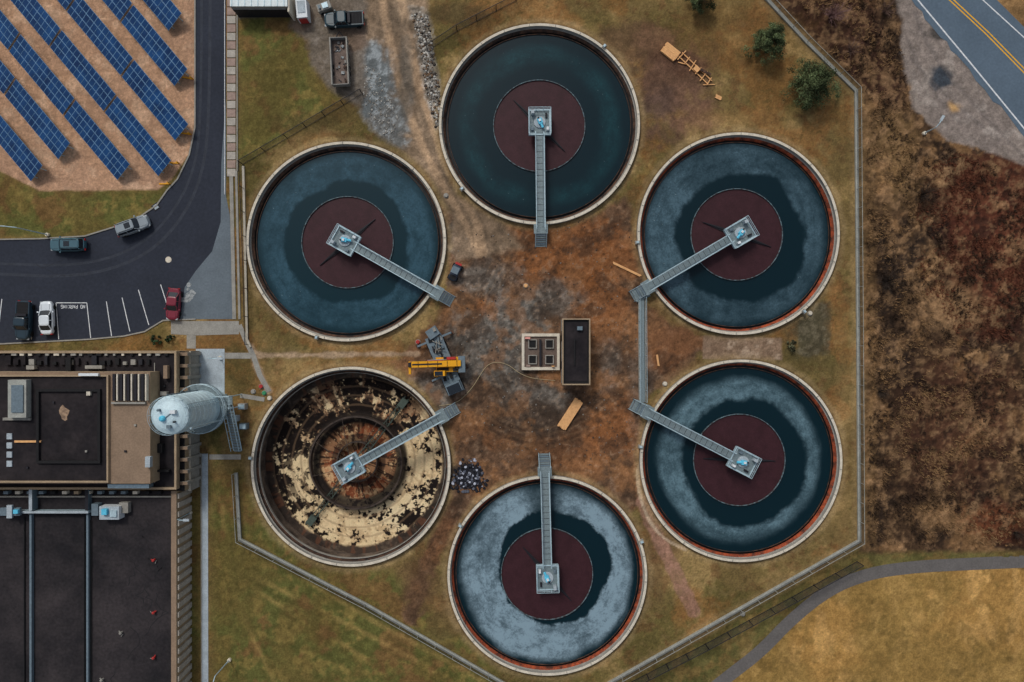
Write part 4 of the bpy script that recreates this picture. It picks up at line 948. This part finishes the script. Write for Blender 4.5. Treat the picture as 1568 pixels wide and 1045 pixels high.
tree(1213,530,0.9,1.4,14,80,(72,72,54),'evergreen_shrub'); tree(238,522,0.9,1.2,14,80,(44,60,40),'evergreen_shrub'); tree(258,518,0.7,1.2,10,80,(44,60,40),'evergreen_shrub')
def bare(x,y,R,h,n=60,c=(104,82,72),name='bare_shrub'):
    b=MB(); m=mat('twigs_%d'%c[0],c,0.9,4,0.2); p=W(x,y,0); b.at(p)
    for i in range(n):
        a=random.uniform(0,6.28); r=R*random.uniform(.2,1); tip=Vector((r*math.cos(a),r*math.sin(a),h*random.uniform(.5,1))); mid=tip*0.5+Vector((0,0,h*.15)); b.tube((0,0,0),mid,0.03,m,3,0.02); b.tube(mid,tip,0.02,m,3,0.008)
        for k in range(3):
            q=mid+(tip-mid)*random.random(); b.tube(q,q+Vector((random.uniform(-.4,.4),random.uniform(-.4,.4),random.uniform(0,.4)))*R*0.4,0.012,m,3,0.005)
    b.obj(name)
bare(1270,28,2.2,3,90,(120,94,92)); bare(1352,432,2.2,3,110,(50,42,37)); bare(1300,80,1.6,2,40,(100,80,72)); bare(1410,300,1.8,2.5,50,(50,42,37)); bare(1352,20,1.5,2,40,(100,80,72)); bare(1345,600,1.4,2,50,(50,42,37)); bare(1552,815,1.2,2,40,(50,42,37))
# scrub brush: one mesh of fine bent stems
def scrub():
    rs=np.random.RandomState(5); n=26000
    X=rs.uniform(1180,1760,n*2); Y=rs.uniform(-80,842,n*2)
    P=[(1180,-80),(1362,-80),(1382,80),(1395,165),(1440,222),(1500,245),(1600,280),(1760,420),(1760,836),(1326,838),(1326,150),(1250,62)]
    d=sdpoly(X,Y,P); dn=fbm(X,Y,34,41,4,0.6); k=(d<-2)&(dn+rs.uniform(-.12,.12,len(X))>0.5); X=X[k][:n];Y=Y[k][:n]
    tn=fbm(X,Y,26,43,4,0.6); rn=np.hypot((X-1510)/110,(Y-360)/170)
    V=[];F=[];C=[]
    tan_,drk,red=np.array(A((124,98,70))),np.array(A((50,39,32))),np.array(A((90,54,40)))
    for x,y,t,r_ in zip(X,Y,tn,rn):
        p=W(x,y,0); k=min(1,max(0,(t-0.42)/0.16+rs.uniform(-.25,.25))); ci=drk*(1-k)+(tan_ if r_>1 else red)*k
        for b_ in range(4):
            a=rs.uniform(0,6.28); l=rs.uniform(.12,.34); h=rs.uniform(.15,.5); w=rs.uniform(.015,.04); dx,dy=math.cos(a),math.sin(a); o=len(V)
            V+=[(p.x-dy*w,p.y+dx*w,-0.05),(p.x+dy*w,p.y-dx*w,-0.05),(p.x+dx*l*.6+dy*w,p.y+dy*l*.6-dx*w,h*.7),(p.x+dx*l*.6-dy*w,p.y+dy*l*.6+dx*w,h*.7),(p.x+dx*l*1.2,p.y+dy*l*1.2,h)]
            F+=[(o,o+1,o+2,o+3),(o+3,o+2,o+4)]; v=rs.uniform(.75,1.25); C+=[(ci[0]*v,ci[1]*v,ci[2]*v,1)]*5
    me=bpy.data.meshes.new('scrub_brush'); me.from_pydata(V,[],F); at=me.attributes.new('Col','FLOAT_COLOR','POINT'); at.data.foreach_set('color',np.array(C,dtype=np.float32).ravel())
    me.materials.append(attr_mat('scrub_stems',fine=3,amt=0.15,bump=0)); o=bpy.data.objects.new('scrub_brush',me); sc.collection.objects.link(o)
scrub()
# ---------------------------------------------------------------- light, world, camera
w=bpy.data.worlds.new('World'); sc.world=w; w.use_nodes=True; N=w.node_tree.nodes; L=w.node_tree.links
sky=N.new('ShaderNodeTexSky'); sky.sky_type='NISHITA'; sky.sun_disc=False; sky.sun_elevation=rad(50); sky.sun_rotation=rad(-25); sky.dust_density=4; sky.air_density=1.0
bg=N['Background']; bg.inputs[1].default_value=0.088
hs=N.new('ShaderNodeHueSaturation'); hs.inputs['Saturation'].default_value=0.55
L.new(sky.outputs[0],hs.inputs['Color']); L.new(hs.outputs[0],bg.inputs[0])
sd=bpy.data.lights.new('sun','SUN'); sd.energy=1.2; sd.angle=rad(10); sd.color=(1,0.96,0.91); so=bpy.data.objects.new('sun',sd); sc.collection.objects.link(so)
dirs=Vector((-math.sin(rad(25))*math.cos(rad(50)),math.cos(rad(25))*math.cos(rad(50)),math.sin(rad(50))))
so.rotation_euler=dirs.to_track_quat('Z','Y').to_euler(); so.location=dirs*80
cd=bpy.data.cameras.new('camera'); cd.sensor_width=36; cd.lens=36*H/(1568*S); cd.clip_end=5000; cd.clip_start=1
co=bpy.data.objects.new('camera',cd); sc.collection.objects.link(co); co.location=(0,0,H); co.rotation_euler=(0,0,0); sc.camera=co
sc.view_settings.view_transform='Standard'; sc.view_settings.look='None'; sc.view_settings.exposure=0
